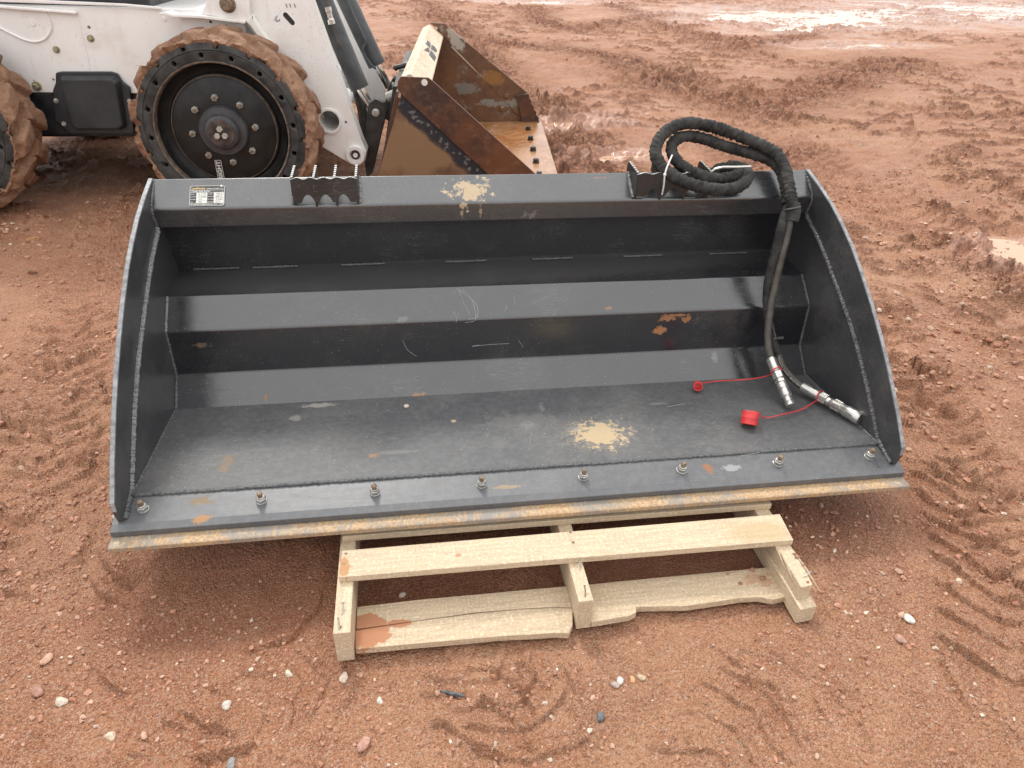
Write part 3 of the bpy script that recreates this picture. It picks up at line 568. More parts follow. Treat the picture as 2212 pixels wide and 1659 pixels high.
for y0 in (.35, .86): board('bottom_board', [(-.417,y0),(.535,y0),(.535,y0+.1),(-.417,y0+.1)], -.006, .0015, M['wood_b'])
def nail(px, py, z, lean):
    p = atZ(px, py, z); q = p+np.array(lean); d = (q-p)/np.linalg.norm(q-p); mb = MB(); mb.tube([p-d*.005, p, (p+q)/2+np.array([.001, 0, 0]), q], .0013, 6); mb.lathe([(.0026, 0), (.003, .001), (.0, .0016)], q, d, 8); mb.build('nail', M['stud'] if random.random() < .3 else M['zinc'], pal)
for a in ((738,1330,.088,(.003,.022,.012)), (733,1362,.088,(-.002,.02,.012)), (1253,1234,.088,(.002,.02,.012)), (1264,1290,.088,(.002,.018,.014)), (1736,1247,.088,(.018,.006,.010))): nail(*a)
for px, py in ((747,1196),(743,1217),(1232,1150),(1238,1172),(1699,1118),(1707,1137),(741,1303),(735,1355)):
    p = atZ(px, py, DT+.0172 if py < 1250 else DT); MB().lathe([(.0036, -.0005), (.0036, .0006), (.001, .001)], p, (0, 0, 1), 8).build('nail_head', M['stud'], pal)
cl = MB()
for px, py, r in ((1625,1232,.006),(1648,1250,.007),(1572,1240,.004),(1690,1262,.004),(1600,1262,.005),(1735,1222,.004),(1722,1205,.006),(1716,1198,.004),(1745,1258,.0035)):
    p = atZ(px, py, BT if px < 1700 else DT); B_ = pebble_shape(1)*np.array([1.2, .9, .7])*r*(1+rng.uniform(-.25, .25, (12, 1))); cl.add(B_+p+np.array([0, 0, r*.4]), ICO, True)
clo = cl.build('mud_crumbs', simple('crumb', (.33, .17, .11), .8, 0, 150, .3)); clo['kind'] = 'stuff'

# ------------------------------------------------------------------ new grey bucket
RA = -.00725
def fx(V): V = V.copy(); V[:, 2] += RA*V[:, 0]; return V
bk = thing('loader_bucket', tuple(BR), 'wide gunmetal grey loader bucket with hoses, front edge resting on the wooden pallet', 'bucket')
K, J, I, H, G, Fp = (.121,.178), (.499,.153), (.565,.220), (.570,.349), (.647,.414), (.79,.428)
HI = .903
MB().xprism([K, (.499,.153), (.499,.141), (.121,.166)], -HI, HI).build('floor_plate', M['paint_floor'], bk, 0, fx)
zz = [(.4985,.153), I, H, G, Fp, (.737,.604), (.753,.604), (.806,.415), (.66,.40), (.585,.345), (.58,.21), (.51,.1405), (.4985,.1405)]
zz = fillet(zz, [.0, .012, .012, .012, .0, 0, 0, 0, 0, 0, 0, 0, 0], 4)
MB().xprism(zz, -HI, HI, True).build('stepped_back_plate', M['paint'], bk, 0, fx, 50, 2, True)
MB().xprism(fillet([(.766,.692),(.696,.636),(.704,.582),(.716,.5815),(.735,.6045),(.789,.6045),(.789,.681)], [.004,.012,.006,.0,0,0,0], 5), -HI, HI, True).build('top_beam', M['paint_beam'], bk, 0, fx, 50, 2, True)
MB().xprism([(.807,.60),(.807,.16),(.74,.118),(.14,.138),(.14,.15),(.735,.13),(.795,.165),(.795,.60)][::-1], -HI, HI).build('back_shell', M['paint_side'], bk, 0, fx)
sidep = [(.055,.160),(.044,.200),(.046,.222),(.106,.29),(.182,.365),(.245,.421),(.31,.473),(.385,.527),(.458,.575),(.53,.613),(.605,.646),(.69,.674),(.766,.694),(.795,.684),(.83,.56),(.825,.2),(.75,.112),(.12,.132),(.075,.145)]
for s in (-1, 1):
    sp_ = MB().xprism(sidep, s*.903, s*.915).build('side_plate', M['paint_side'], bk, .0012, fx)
    edge = [(y, z) for y, z in sidep[1:13]]
    e = MB(); P = [(s*.909, y-.0006, z+.0006) for y, z in edge]; n = len(P); vs = []
    for (x, y, z) in P: vs += [(s*.9045, y, z), (s*.9138, y, z)]
    e.add(vs, [(2*i, 2*i+1, 2*i+3, 2*i+2) for i in range(n-1)]).build('worn_edge', M['edge_steel'], sp_, 0, fx)
def bead(path, r, name='weld_bead', mat='weld', n=90, par=None, rip=.22, fixf=fx, period=.0065):
    P = spline(path, n); L_ = np.r_[0, np.cumsum(np.linalg.norm(np.diff(P, axis=0), axis=1))]
    rr = r*(1+rip*np.sin(L_/period*2*math.pi)*.6+rng.uniform(-rip, rip, n)*.7); P = P+rng.uniform(-r*.12, r*.12, P.shape)
    return MB().tube(P, rr, 8).build(name, M[mat], par or bk, 0, fixf)
wc = [(.70,.585),(.69,.575),(.62,.545),(.555,.512),(.443,.446),(.34,.38),(.239,.298),(.168,.232),(.128,.192)]
for s in (-1, 1):
    bead([(s*.9005, y, z) for y, z in wc], .0058, n=240, mat='weld_bright' if s < 0 else 'weld')
    bead([(s*.902, .128, .19), (s*.902, .10, .178), (s*.902, .06, .165)], .006, n=30)
    bead([(s*.902, y, z) for y, z in (K, J)], .004, n=120)
    bead([(s*.902, y, z) for y, z in ((.499,.155), I)], .0042, n=40); bead([(s*.902, y, z) for y, z in (I, H)], .004, n=50); bead([(s*.902, y, z) for y, z in (H, G)], .0042, n=40, mat='weld_bright' if s < 0 else 'weld')
    bead([(s*.902, .765, .688), (s*.902, .697, .638), (s*.902, .703, .586)], .0042, n=50)
bead([(x, .1205, .1785+random.uniform(-.0006, .0006)) for x in np.linspace(-.90, .90, 25)], .0042, n=420)
for x0 in (-.86, -.70, -.455, -.155, .105, .385, .66): bead([(x0, .787, .4305), (x0+.06, .787, .4305), (x0+.125, .787, .431)], .0034, n=40)
# bolted adapter plate + cutting edge
HB = .927
MB().xprism([(.120,.177),(.048,.1615),(.031,.1545),(.031,.1405),(.120,.160)], -HB, HB).build('adapter_plate', M['paint_plate'], bk, .0012, fx)
MB().xprism([(.031+.02,.1395),(.004,.1385),(.0,.1365),(.001,.1245),(.14,.1245),(.14,.1395)], -HB, HB).build('cutting_edge', M['blade'], bk, .0015, fx)
nrm_p = np.array([0, -.0155, .072]); nrm_p /= np.linalg.norm(nrm_p)
for px, py in [(313,1098),(566,1082),(810,1063),(1040,1047),(1260,1031),(1474,1018),(1684,1004),(1884,990)]:
    p = onP(px, py, (0, .084, .1695), tuple(nrm_p)); p[2] -= RA*p[0]; p = np.array([p[0], .083, .1692])
    a0 = random.uniform(0, 1)
    b = MB().lathe([(.0125, -.001), (.0125, .002), (.0115, .0025)], p, nrm_p, 20).lathe([(.0112, .0025), (.0118, .004), (.0118, .0105), (.0095, .0125)], p, nrm_p, 6, a0, False).lathe([(.0088, .0125), (.0084, .0155), (.0068, .0165)], p, nrm_p, 18).build('bolt', M['zinc'], bk, 0, fx)
    MB().lathe([(.006, .008)]+[(.0062-.0007*(k % 2), .016+.0013*k) for k in range(9)]+[(.0045, .0285)], p, nrm_p, 12).build('stud', M['stud'], b, 0, fx)
# saw-toothed step brackets on the top beam
def bracket(x0, x1, lab=None):
    r = MB(); n = 60; top = []; bot = []
    for i in range(n+1):
        t = i/n; x = x0+(x1-x0)*t; w = .5-.5*math.cos(t*2*math.pi*5); top.append((x, .710+.0045*w-.002))
        ph = (t-.10)/.80*3; b = 0
        if 0 <= ph <= 3: f = ph % 1; b = .021*max(0, math.sin(math.pi*min(1, max(0, (f-.12)/.76))))**.75
        bot.append((x, .647+b))
    y0, y1 = .690, .6965
    o = MB(); vs = []
    for (x, zt), (_, zb) in zip(top, bot): vs += [(x, y0, zb), (x, y0, zt), (x, y1, zt), (x, y1, zb)]
    fs = []
    for i in range(n):
        a, b = 4*i, 4*i+4
        for k in range(4): fs.append((a+k, a+(k+1) % 4, b+(k+1) % 4, b+k))
    fs += [(0, 1, 2, 3), (4*n, 4*n+1, 4*n+2, 4*n+3)]
    plate = o.add(vs, fs).build('step_bracket', M['bracket'], bk, .0006, fx)
    e = MB(); vs = []
    for (x, zt) in top: vs += [(x, y0+.0005, zt+.0006), (x, y1-.0005, zt+.0006)]
    e.add(vs, [(2*i, 2*i+1, 2*i+3, 2*i+2) for i in range(n)]).build('bare_edge', M['fin_edge'], plate, 0, fx)
    for q in (0, .34, .665, 1):
        xc = x0+.003+(x1-x0-.006)*q; T = [(.697,.712)]
        for k in range(6): T += [(.70+k*.0155, .7145+k*.0035), (.7115+k*.0155, .7145+k*.0035)] if k else [(.7005, .7145), (.7115, .7145)]
        T = []; yy, z = .697, .7085
        for k in range(6): T += [(yy, z+.0045), (yy+.0105, z+.0045), (yy+.0125, z+.002)]; yy += .0145; z += .0011
        T += [(yy+.004, z-.004), (.793,.690), (.778,.687), (.766,.691), (.697,.634)]
        if q in (0, 1): T[-1] = (.697, .640)
        f = MB().xprism(T, xc-.003, xc+.003).build('fin', M['bracket'], plate, 0, fx)
        e = MB(); yy, z = .697, .7085
        for k in range(6): e.add([(xc-.0028, yy, z+.0051), (xc+.0028, yy, z+.0051), (xc+.0028, yy+.0105, z+.0051), (xc-.0028, yy+.0105, z+.0051)], [(0, 1, 2, 3)]); e.add([(xc-.0028, yy-.0004, z+.002), (xc+.0028, yy-.0004, z+.002), (xc+.0028, yy-.0004, z+.005), (xc-.0028, yy-.0004, z+.005)], [(0, 1, 2, 3)]); yy += .0145; z += .0011
        e.build('tooth_edge', M['fin_edge'], plate, 0, fx)
    for q in (.36, .66):       # punched slot outlines
        xm = x0+(x1-x0)*q; sl_ = MB()
        for dx, dz, w, h in ((-.004, 0, .0012, .014), (.0, .0075, .009, .0012), (.0, -.0075, .009, .0012)): sl_.box((xm+dx, .6897, .684+dz), (w, .0012, h))
        sl_.build('slot_mark', M['weld'], plate, 0, fx)
    for s, x in ((-1, x0), (1, x1)): bead([(x+s*.002, .766, .692), (x+s*.003, .73, .664), (x+s*.002, .70, .641)], .0042, n=40, par=plate, mat='weld_bright')
bracket(-.549, -.381); bracket(.370, .586)
# maker's plate
def text(body, size, mat, org, xdir, ydir, parent, name='lettering', align='LEFT', fixf=None, ext=.0003, wid=None):
    c = bpy.data.curves.new('t', 'FONT'); c.body = body; c.size = size; c.extrude = 0; c.align_x = align; c.offset = size*.018
    o = bpy.data.objects.new('t', c); COL.objects.link(o); TEXTS.append((o, mat, np.array(org, float), np.array(xdir, float), np.array(ydir, float), parent, name, fixf, wid))
TEXTS = []
def flush_text():
    dg = bpy.context.evaluated_depsgraph_get(); dg.update()
    for o, mat, org, xd, yd, parent, name, fixf, wid in TEXTS:
        me = bpy.data.meshes.new_from_object(o.evaluated_get(dg)); n = len(me.vertices); a = np.empty(n*3); me.vertices.foreach_get('co', a); a = a.reshape(-1, 3)
        k = 1. if wid is None else wid/max(1e-6, a[:, 0].max()-a[:, 0].min())
        V = org+a[:, :1]*k*xd+a[:, 1:2]*yd
        if fixf is not None: V = fixf(V)
        V = V-np.array(root_of(parent)['_o']); me.vertices.foreach_set('co', V.ravel()); me.materials.clear(); me.materials.append(mat); me.name = name
        q = bpy.data.objects.new(name, me); COL.objects.link(q); q.parent = parent
        cu = o.data; bpy.data.objects.remove(o); bpy.data.curves.remove(cu)
up = np.array([0, .070, .056]); up /= np.linalg.norm(up); nb = np.array([0, -.056, .070]); nb /= np.linalg.norm(nb); ex = np.array([1., 0, 0])
LO = np.array([-.811, .700, .6392]) + nb*.0006      # lower left corner of the plate on the beam slope
LW, LH = .088, .062
def lp(u, v, k=0.): return LO+ex*u+up*v+nb*k
def rect(mb, u0, v0, u1, v1, k): mb.add([lp(u0, v0, k), lp(u1, v0, k), lp(u1, v1, k), lp(u0, v1, k)], [(0, 1, 2, 3)])
pl = fillet([(0, 0), (LW, 0), (LW, LH), (0, LH)], .006, 4)
lab = MB().prism([lp(u, v) for u, v in pl], [lp(u, v, .0012) for u, v in pl]).build('data_plate', M['labelblack'], bk, 0, fx); lab['label'] = 'small black and white maker\'s data plate'
w = MB(); pi_ = fillet([(.0018, .0018), (LW-.0018, .0018), (LW-.0018, LH-.0018), (.0018, LH-.0018)], .005, 4); po = fillet([(.0008, .0008), (LW-.0008, .0008), (LW-.0008, LH-.0008), (.0008, LH-.0008)], .0058, 4)
w.add([lp(u, v, .0016) for u, v in po]+[lp(u, v, .0016) for u, v in pi_], [(i, (i+1) % len(po), len(po)+(i+1) % len(po), len(po)+i) for i in range(len(po))])
rect(w, .002, .0475, LW-.002, .0484, .0016); rect(w, .002, .0405, LW-.002, .0414, .0016); rect(w, .002, .0085, LW-.002, .0094, .0016); rect(w, .076, .002, .0768, .0085, .0016)
for i in range(4): v0 = .0098+i*.0077; rect(w, .0175, v0, .0445, v0+.0069, .0016); rect(w, .0605, v0, LW-.0025, v0+.0069, .0016)
w.build('plate_panels', M['print'], lab, 0, fx)
MB().lathe([(.003, 0), (.003, .002), (.0015, .003)], lp(LW-.009, LH-.003, .001), nb, 12).build('rivet', M['print'], lab, 0, fx)
T = lambda s, u, v, sz, m, wid=None: text(s, sz, M[m], lp(u, v, .0022), ex, up, lab, 'lettering', 'LEFT', fx, wid=wid)
T('LandHonor', .005, .0500, .0085, 'gold', .034); T('POWERFUL ATTACHMENT TOOLS', .042, .0505, .0040, 'print', .042); T('Combo Rake Bucket', .005, .0425, .0062, 'print', .046); T('L', .081, .0427, .004, 'print')
for i, (a, b, c_, d_) in enumerate((('Year', '2024', 'Opening Width', '72 in'), ('Product Capacity', '14.9', 'Flow Range', '15-25 gpm'), ('Serial NO', 'HL-JG2409', 'Max Pressure', '3000 Psi'), ('Model', 'HR-12-72W', 'Weight', '1020 lbs'))):
    v0 = .0115+i*.0077; T(a, .003, v0, .003, 'print', min(.013, .0018*len(a))); T(b, .022, v0, .0042, 'labelblack', min(.02, .0024*len(b))); T(c_, .0465, v0, .003, 'print', min(.0125, .0018*len(c_))); T(d_, .065, v0, .0042, 'labelblack', min(.017, .0024*len(d_)))
T('E-mail:service@landhonor.com', .005, .0035, .0050, 'print', .065); T('CE', .0785, .003, .0062, 'print')
# scratches
sc = MB()
def scr(f, n, pts, r=.0005):
    P = spline([f(*p) for p in pts], max(6, 4*len(pts)))+np.array(n)*.0006
    P[:, 2] -= RA*P[:, 0]; sc.tube(P, r, 4)
ng = np.array([0, -.065, .077]); ng /= np.linalg.norm(ng)
for pts in ([(985,622),(1010,640),(1030,660),(1030,685),(1010,690)], [(990,622),(1000,650),(1015,680)], [(1000,625),(1020,650),(1027,690),(1005,697)], [(975,690),(980,672),(985,685),(990,675),(985,697)], [(845,680),(855,685),(852,695),(865,690)], [(700,690),(760,692),(820,695)], [(560,680),(570,690)], [(595,640),(585,660),(590,690)], [(1070,680),(1090,672),(1095,660)], [(1110,640),(1112,660)]): scr(ghpt, ng, pts)
nh = (0, -1, .04)
for pts in ([(1035,745),(1020,748),(1060,744),(1100,742)], [(1120,735),(1130,750)], [(870,735),(880,755),(900,770)], [(1340,760),(1360,775)]): scr(hipt, nh, pts)
nf = np.array([0, .066, .998])
for pts in ([(560,880),(552,910),(560,950),(548,980)], [(800,985),(850,975),(900,978),(930,972)], [(1440,880),(1480,872)], [(1150,930),(1145,960)], [(380,1000),(372,1040)], [(640,900),(700,890)], [(1600,985),(1640,978)]): scr(floorpt, nf, pts, .0006)
so_ = sc.build('scratch_marks', simple('scratch', (.34, .34, .34), .6), bk, 0, fx); so_['kind'] = 'stuff'

# ------------------------------------------------------------------ hydraulic hoses on the bucket
hz = thing('hydraulic_hose_set', tuple(atY(1600, 420, .66)), 'black sleeved hydraulic hose pair coiled on the grey bucket, with silver couplers and red caps', 'hydraulic hose')
def sleeve(pts, r, n, wr=.14, name='sleeve', seed=0, mat='cloth'):
    P = spline([atY(*p) for p in pts], n); L_ = np.r_[0, np.cumsum(np.linalg.norm(np.diff(P, axis=0), axis=1))]
    k = 18; ang = np.linspace(0, 2*math.pi, k, endpoint=False); rr = np.empty((n, k))
    for j in range(k):
        x = np.full(n, math.cos(ang[j])*1.3+seed); y = np.full(n, math.sin(ang[j])*1.3)
        wv = pnoise(L_*95+x*.8, y*.9+seed)*.65+pnoise(L_*210+x*1.5, y*1.5+seed+5)*.35+.38*np.sin(L_/.012*2*math.pi+5*pnoise(L_*22+seed, L_*0+3.1)+2.0*math.sin(ang[j]+seed)+2*pnoise(L_*14+x, y))*(.45+.5*pnoise(L_*9+seed, y*0))
        rr[:, j] = r*(1+wr*wv)
    return MB().tube(P, rr, k).build(name, M[mat], hz, 0, None, 80)
pathA = [(1712,448,.625),(1706,410,.655),(1697,370,.70),(1680,335,.74),(1640,312,.77),(1590,291,.79),(1540,274,.80),(1490,266,.80),(1452,275,.79),(1426,298,.77),(1416,330,.74),(1430,360,.71),(1465,386,.675),(1510,403,.652),(1560,410,.645),(1598,402,.66),(1616,380,.69),(1602,364,.73),(1570,358,.755)]
pathB = [(1700,440,.65),(1697,405,.685),(1688,372,.72),(1668,348,.755),(1628,333,.775),(1570,317,.79),(1520,300,.80),(1482,294,.80),(1458,303,.79),(1450,325,.765),(1464,350,.735),(1500,374,.70),(1545,386,.683),(1582,382,.695),(1600,372,.715),(1582,362,.75),(1550,366,.77),(1535,380,.765)]
sleeve(pathA, .0164, 520, .27, seed=1.3); sleeve(pathB, .0158, 480, .24, seed=4.1)
sleeve([(1712,440,.622),(1714,458,.613),(1709,478,.603)], .0195, 30, .07, 'sleeve_cuff', 2)
pathZ = [(1702,446,.64),(1692,475,.612),(1678,530,.585),(1663,590,.568),(1657,640,.55),(1660,690,.525),(1670,735,.495),(1681,768,.462)]
sleeve(pathZ, .0125, 200, .07, seed=7); 
z = spline([atY(p[0]+7, p[1], p[2]-.009) for p in pathZ[1:-1]], 160); MB().tube(z, .0016*(1+.35*(np.arange(160) % 2)), 5).build('zipper', M['zip_black'], hz)
def hose(pts, r, n): return MB().tube(spline([atY(*p) for p in pts], n), r, 14).build('hose', M['hose'], hz)
p1 = [(1708,462,.612),(1702,500,.595),(1690,550,.572),(1676,610,.548),(1664,670,.518),(1659,720,.488),(1661,755,.462),(1668,782,.440)]
p2 = [(1680,760,.468),(1690,790,.438),(1712,818,.403),(1742,842,.368)]
hose(p1, .0104, 70); h2 = hose(p2, .0100, 40)
# fittings: profile along axis from hose end to tip
def coupler(a, b, prof, hexes):
    a, b = np.array(a), np.array(b); L_ = np.linalg.norm(b-a); ax = (b-a)/L_; o = MB().lathe([(r*1.25, h*L_) for r, h in prof], a, ax, 24).build('coupler', M['steel'], hz)
    for r, h0, h1 in [(q[0]*1.25, q[1], q[2]) for q in hexes]: MB().lathe([(r*.93, h0*L_), (r, h0*L_+.001), (r, h1*L_-.001), (r*.93, h1*L_)], a, ax, 6, .3, False).build('hex_nut', M['steel'], o)
    return ax
a1, b1 = atY(1666, 776, .446), np.array(floorpt(1706, 884))+np.array([0, 0, .011])
ax1 = coupler(a1, b1, [(.0109,0),(.0113,.02),(.0113,.28),(.009,.29),(.009,.44),(.0095,.45),(.0095,.52),(.0118,.54),(.0118,.64),(.0108,.65),(.0118,.68),(.0118,.80),(.0085,.83),(.0092,.85),(.0085,.87),(.0092,.89),(.0085,.91),(.0102,.93),(.0102,1.)], [(.0125,.30,.43),(.0122,.46,.52)])
a2, b2 = atY(1734, 836, .378), np.array(floorpt(1856, 914))+np.array([0, 0, .013])
ax2 = coupler(a2, b2, [(.0109,0),(.0113,.02),(.0113,.30),(.009,.31),(.009,.44),(.0105,.45),(.0105,.52),(.0125,.54),(.0125,.74),(.0135,.75),(.0137,.88),(.0142,.89),(.0142,.98),(.0125,1.)], [(.0130,.32,.44),(.0138,.55,.68)])
def cap_at(base, axis, r, h, name='dust_cap'):
    ax = np.array(axis, float); ax /= np.linalg.norm(ax)
    return MB().lathe([(r*.4, 0), (r*.93, .0), (r, .002), (r, h*.45), (r*1.015, h*.47), (r*1.015, h*.55), (r, h*.57), (r*1.02, h), (r*.86, h), (r*.8, h*.3), (r*.2, h*.28)], base, ax, 28).build(name, M['red'], hz)
c1 = np.array(floorpt(1508, 843)); d1 = np.array([-.28, -.90, .33]); d1 /= np.linalg.norm(d1); capb1 = c1+np.array([0, .012, .011])
cap_at(capb1, d1, .0125, .024)
c2 = np.array(floorpt(1618, 920)); d2 = np.array([-.18, -.42, -.62]); d2 /= np.linalg.norm(d2); capb2 = c2+np.array([.006, .018, .034])
cap_at(capb2, d2, .0215, .035)
def strap(pts, tied, ax, r=.0017):
    MB().tube(spline(pts, 40), r, 7).build('cap_strap', M['red'], hz)
    t = np.linspace(0, 2*math.pi, 28); q = np.array([0, 0, 1.]); N = np.cross(ax, q); N /= np.linalg.norm(N); B = np.cross(ax, N)
    MB().tube([tied+.0152*(math.cos(k)*N+math.sin(k)*B)+ax*.003*math.sin(k) for k in t], .0016, 6, False).build('strap_loop', M['red'], hz)
t1 = a1+ax1*np.linalg.norm(b1-a1)*.27; t2 = a2+ax2*np.linalg.norm(b2-a2)*.31
strap([capb1+np.array([.010, .004, .0]), np.array(floorpt(1530, 828))+[0, 0, .004], np.array(floorpt(1560, 826))+[0, 0, .006], atY(1610, 820, .445), atY(1650, 814, .44), t1+np.array([-.010, -.008, .0])], t1, ax1)
strap([capb2+np.array([.015, .004, -.004]), np.array(floorpt(1652, 905))+[0, 0, .004], np.array(floorpt(1690, 900))+[0, 0, .008], atY(1730, 885, .29), atY(1762, 866, .325), t2+np.array([-.006, -.010, .006])], t2, ax2)
# ties, hook bar, print
MB().tube(spline([atY(1452, 335, .70), atY(1442, 358, .675), atY(1436, 378, .665), atY(1434, 400, .672), atY(1430, 420, .686)], 24), .0022, 6).build('zip_tie', M['zip_white'], hz)
MB().box(atY(1436, 377, .664), (.007, .006, .006)).build('zip_tie_head', M['zip_white'], hz, .001)
MB().tube([atY(1536, 372, .70), atY(1545, 365, .695), atY(1562, 361, .692), atY(1590, 361, .69), atY(1622, 360, .688)], .0036, 8).build('hook_bar', M['steel'], hz)
def tie_ring(c, ax, r):
    ax = np.array(ax)/np.linalg.norm(ax); N = np.cross(ax, [0, 0, 1.]); N /= np.linalg.norm(N); B = np.cross(ax, N); t = np.linspace(0, 2*math.pi, 26)
    MB().tube([c+r*(math.cos(k)*N+math.sin(k)*B) for k in t], .0022, 6, False).build('cable_tie', M['zip_black'], hz)
tie_ring(atY(1712, 450, .616), atY(1714, 458, .613)-atY(1712, 440, .622), .0205); tie_ring(atY(1673, 732, .498), atY(1678, 760, .47)-atY(1665, 710, .51), .0145)
MB().box(atY(1686, 730, .485), (.018, .004, .006)).build('cable_tie_tail', M['zip_black'], hz)
hp = spline([atY(*p) for p in p2], 60); 
msg = 'T3663-2023 MFE18030'
for i, ch in enumerate(msg):
    if ch == ' ': continue
    s = 8+i*2.55; k = int(s)
    if k >= 58: break
    c = hp[k]+(hp[k+1]-hp[k])*(s-k); tg = hp[k+1]-hp[k]; tg /= np.linalg.norm(tg); toc = CAM-c; side = np.cross(toc, tg); side /= np.linalg.norm(side); out = np.cross(tg, side); out /= np.linalg.norm(out)
    text(ch, .0048, M['print'], c+out*.0103-side*.0042, tg, side, h2, 'hose_print')

# ------------------------------------------------------------------ skid steer loader
PSI = math.radians(-4.4); MF = np.array([math.cos(PSI), math.sin(PSI), 0]); ML = np.array([-math.sin(PSI), math.cos(PSI), 0]); MO = np.array([-1.085, 2.414, 0.])
def mw(u, z, w): return MO+MF*u+ML*w+np.array([0, 0, z])
def mp(px, py, w):
    d = ray(px, py); t = (((MO-CAM)@ML)+w)/(d@ML); P = CAM+d*t; return (float((P-MO)@MF), float(P[2]))
def mprism(poly, w0, w1, mb=None, sm=False): return (mb or MB()).prism([mw(u, z, w0) for u, z in poly], [mw(u, z, w1) for u, z in poly], sm)
def pxp(w, *pts): return [mp(*p, w) for p in pts]
def white_mat():
    t = NT('dirty_white_paint'); big = t.noise(3, 5, .65); f = t.noise(45, 5, .75)
    col = t.mix(t.mr(big, .35, .75), (.85, .835, .815), (.78, .75, .72)); col = t.mix(t.ma('MULTIPLY', t.mr(t.noise(4, 5, .7, t.scaled((6, 6, .7))), .55, .75), .25), col, (.5, .40, .33))
    v = t.vor(55); s = t.n('ShaderNodeSeparateColor'); t.l(v.outputs['Color'], s.inputs[0]); m = t.ma('MULTIPLY', t.mr(v.outputs['Distance'], .13, .08), t.mr(s.outputs[0], .92, .94))
    col = t.mix(m, col, (.06, .05, .045)); v3 = t.vor(130); s3 = t.n('ShaderNodeSeparateColor'); t.l(v3.outputs['Color'], s3.inputs[0])
    m = t.ma('MULTIPLY', t.ma('MULTIPLY', t.mr(v3.outputs['Distance'], .32, .2), t.mr(s3.outputs[0], .80, .84)), t.mr(t.noise(3.5, 4, .6), .50, .66)); col = t.mix(t.ma('MULTIPLY', m, .8), col, (.36, .21, .13))
    col = t.mix(t.ma('MULTIPLY', t.mr(t.noise(2.6, 5, .7), .52, .75), .35), col, (.50, .37, .28)); t.set('Base Color', col); t.set('Roughness', .42); t.bump(t.noise(20, 3), .05, .002); return t.m
M['white'] = white_mat()
def worn_white():
    t = NT('chipped_white_edge'); f = t.noise(38, 5, .75, t.scaled((1, 1, .5))); col = t.mix(t.mr(f, .60, .66), (.78, .77, .72), (.10, .08, .05)); col = t.mix(t.mr(t.noise(12, 4), .6, .75), col, (.55, .45, .28)); t.set('Base Color', col); t.set('Roughness', .55); return t.m
M['worn'] = worn_white()
M['black'] = simple('black_chassis', (.018, .018, .02), .45, 0, 12, .5)
M['plastic'] = simple('dusty_black_plastic', (.030, .031, .035), .55, 0, 8, .3)
M['rimpaint'] = simple('rim_paint', (.014, .0135, .0135), .42, 0, 14, .4, spec=.35)
M['rubber'] = simple('black_rubber', (.035, .034, .033), .65, 0, 16, .6)
M['rimlip'] = simple('scuffed_rim_lip', (.15, .115, .09), .55, .2, 40, .4)
M['hub'] = simple('hub_grey', (.045, .045, .05), .4, 0, 20, .3)
M['nut'] = simple('grey_nut', (.42, .40, .36), .45, .4, 60, .3)
M['brass'] = simple('yellow_zinc', (.34, .31, .20), .45, .5, 60, .3)
M['cyl'] = simple('cylinder_grey', (.05, .052, .056), .38, 0, 12, .3)
M['chrome'] = simple('chrome_rod', (.75, .75, .74), .12, 1, 30, .1)
M['dark'] = simple('dark_iron', (.035, .032, .03), .5, .1, 14, .5)
def tyre_mud():
    t = NT('dried_tyre_mud'); n = t.noise(18, 5, .7); f = t.noise(110, 5, .75)
    col = t.mix(t.mr(n, .3, .7), (.19, .095, .055), (.34, .195, .12)); col = t.mix(t.ma('MULTIPLY', t.mr(f, .5, .7), .5), col, (.42, .26, .17)); col = t.mix(t.mr(t.noise(34, 5, .75), .58, .68), col, (.12, .055, .035)); t.set('Base Color', col); t.set('Roughness', .85); t.bump(t.ma('ADD', n, f), .6, .006); return t.m
M['tmud'] = tyre_mud()
sk = thing('skid_steer_loader', tuple(mw(-.5, 0, .9)), 'white skid steer loader with mud caked tyres, parked behind the grey bucket', 'loader')
def boolcut(o, cut):
    md = o.modifiers.new('cut', 'BOOLEAN'); md.object = cut; md.operation = 'DIFFERENCE'; md.solver = 'EXACT'
    dg = bpy.context.evaluated_depsgraph_get(); me = bpy.data.meshes.new_from_object(o.evaluated_get(dg)); o.modifiers.clear(); o.data = me; m2 = cut.data; bpy.data.objects.remove(cut); bpy.data.meshes.remove(m2)
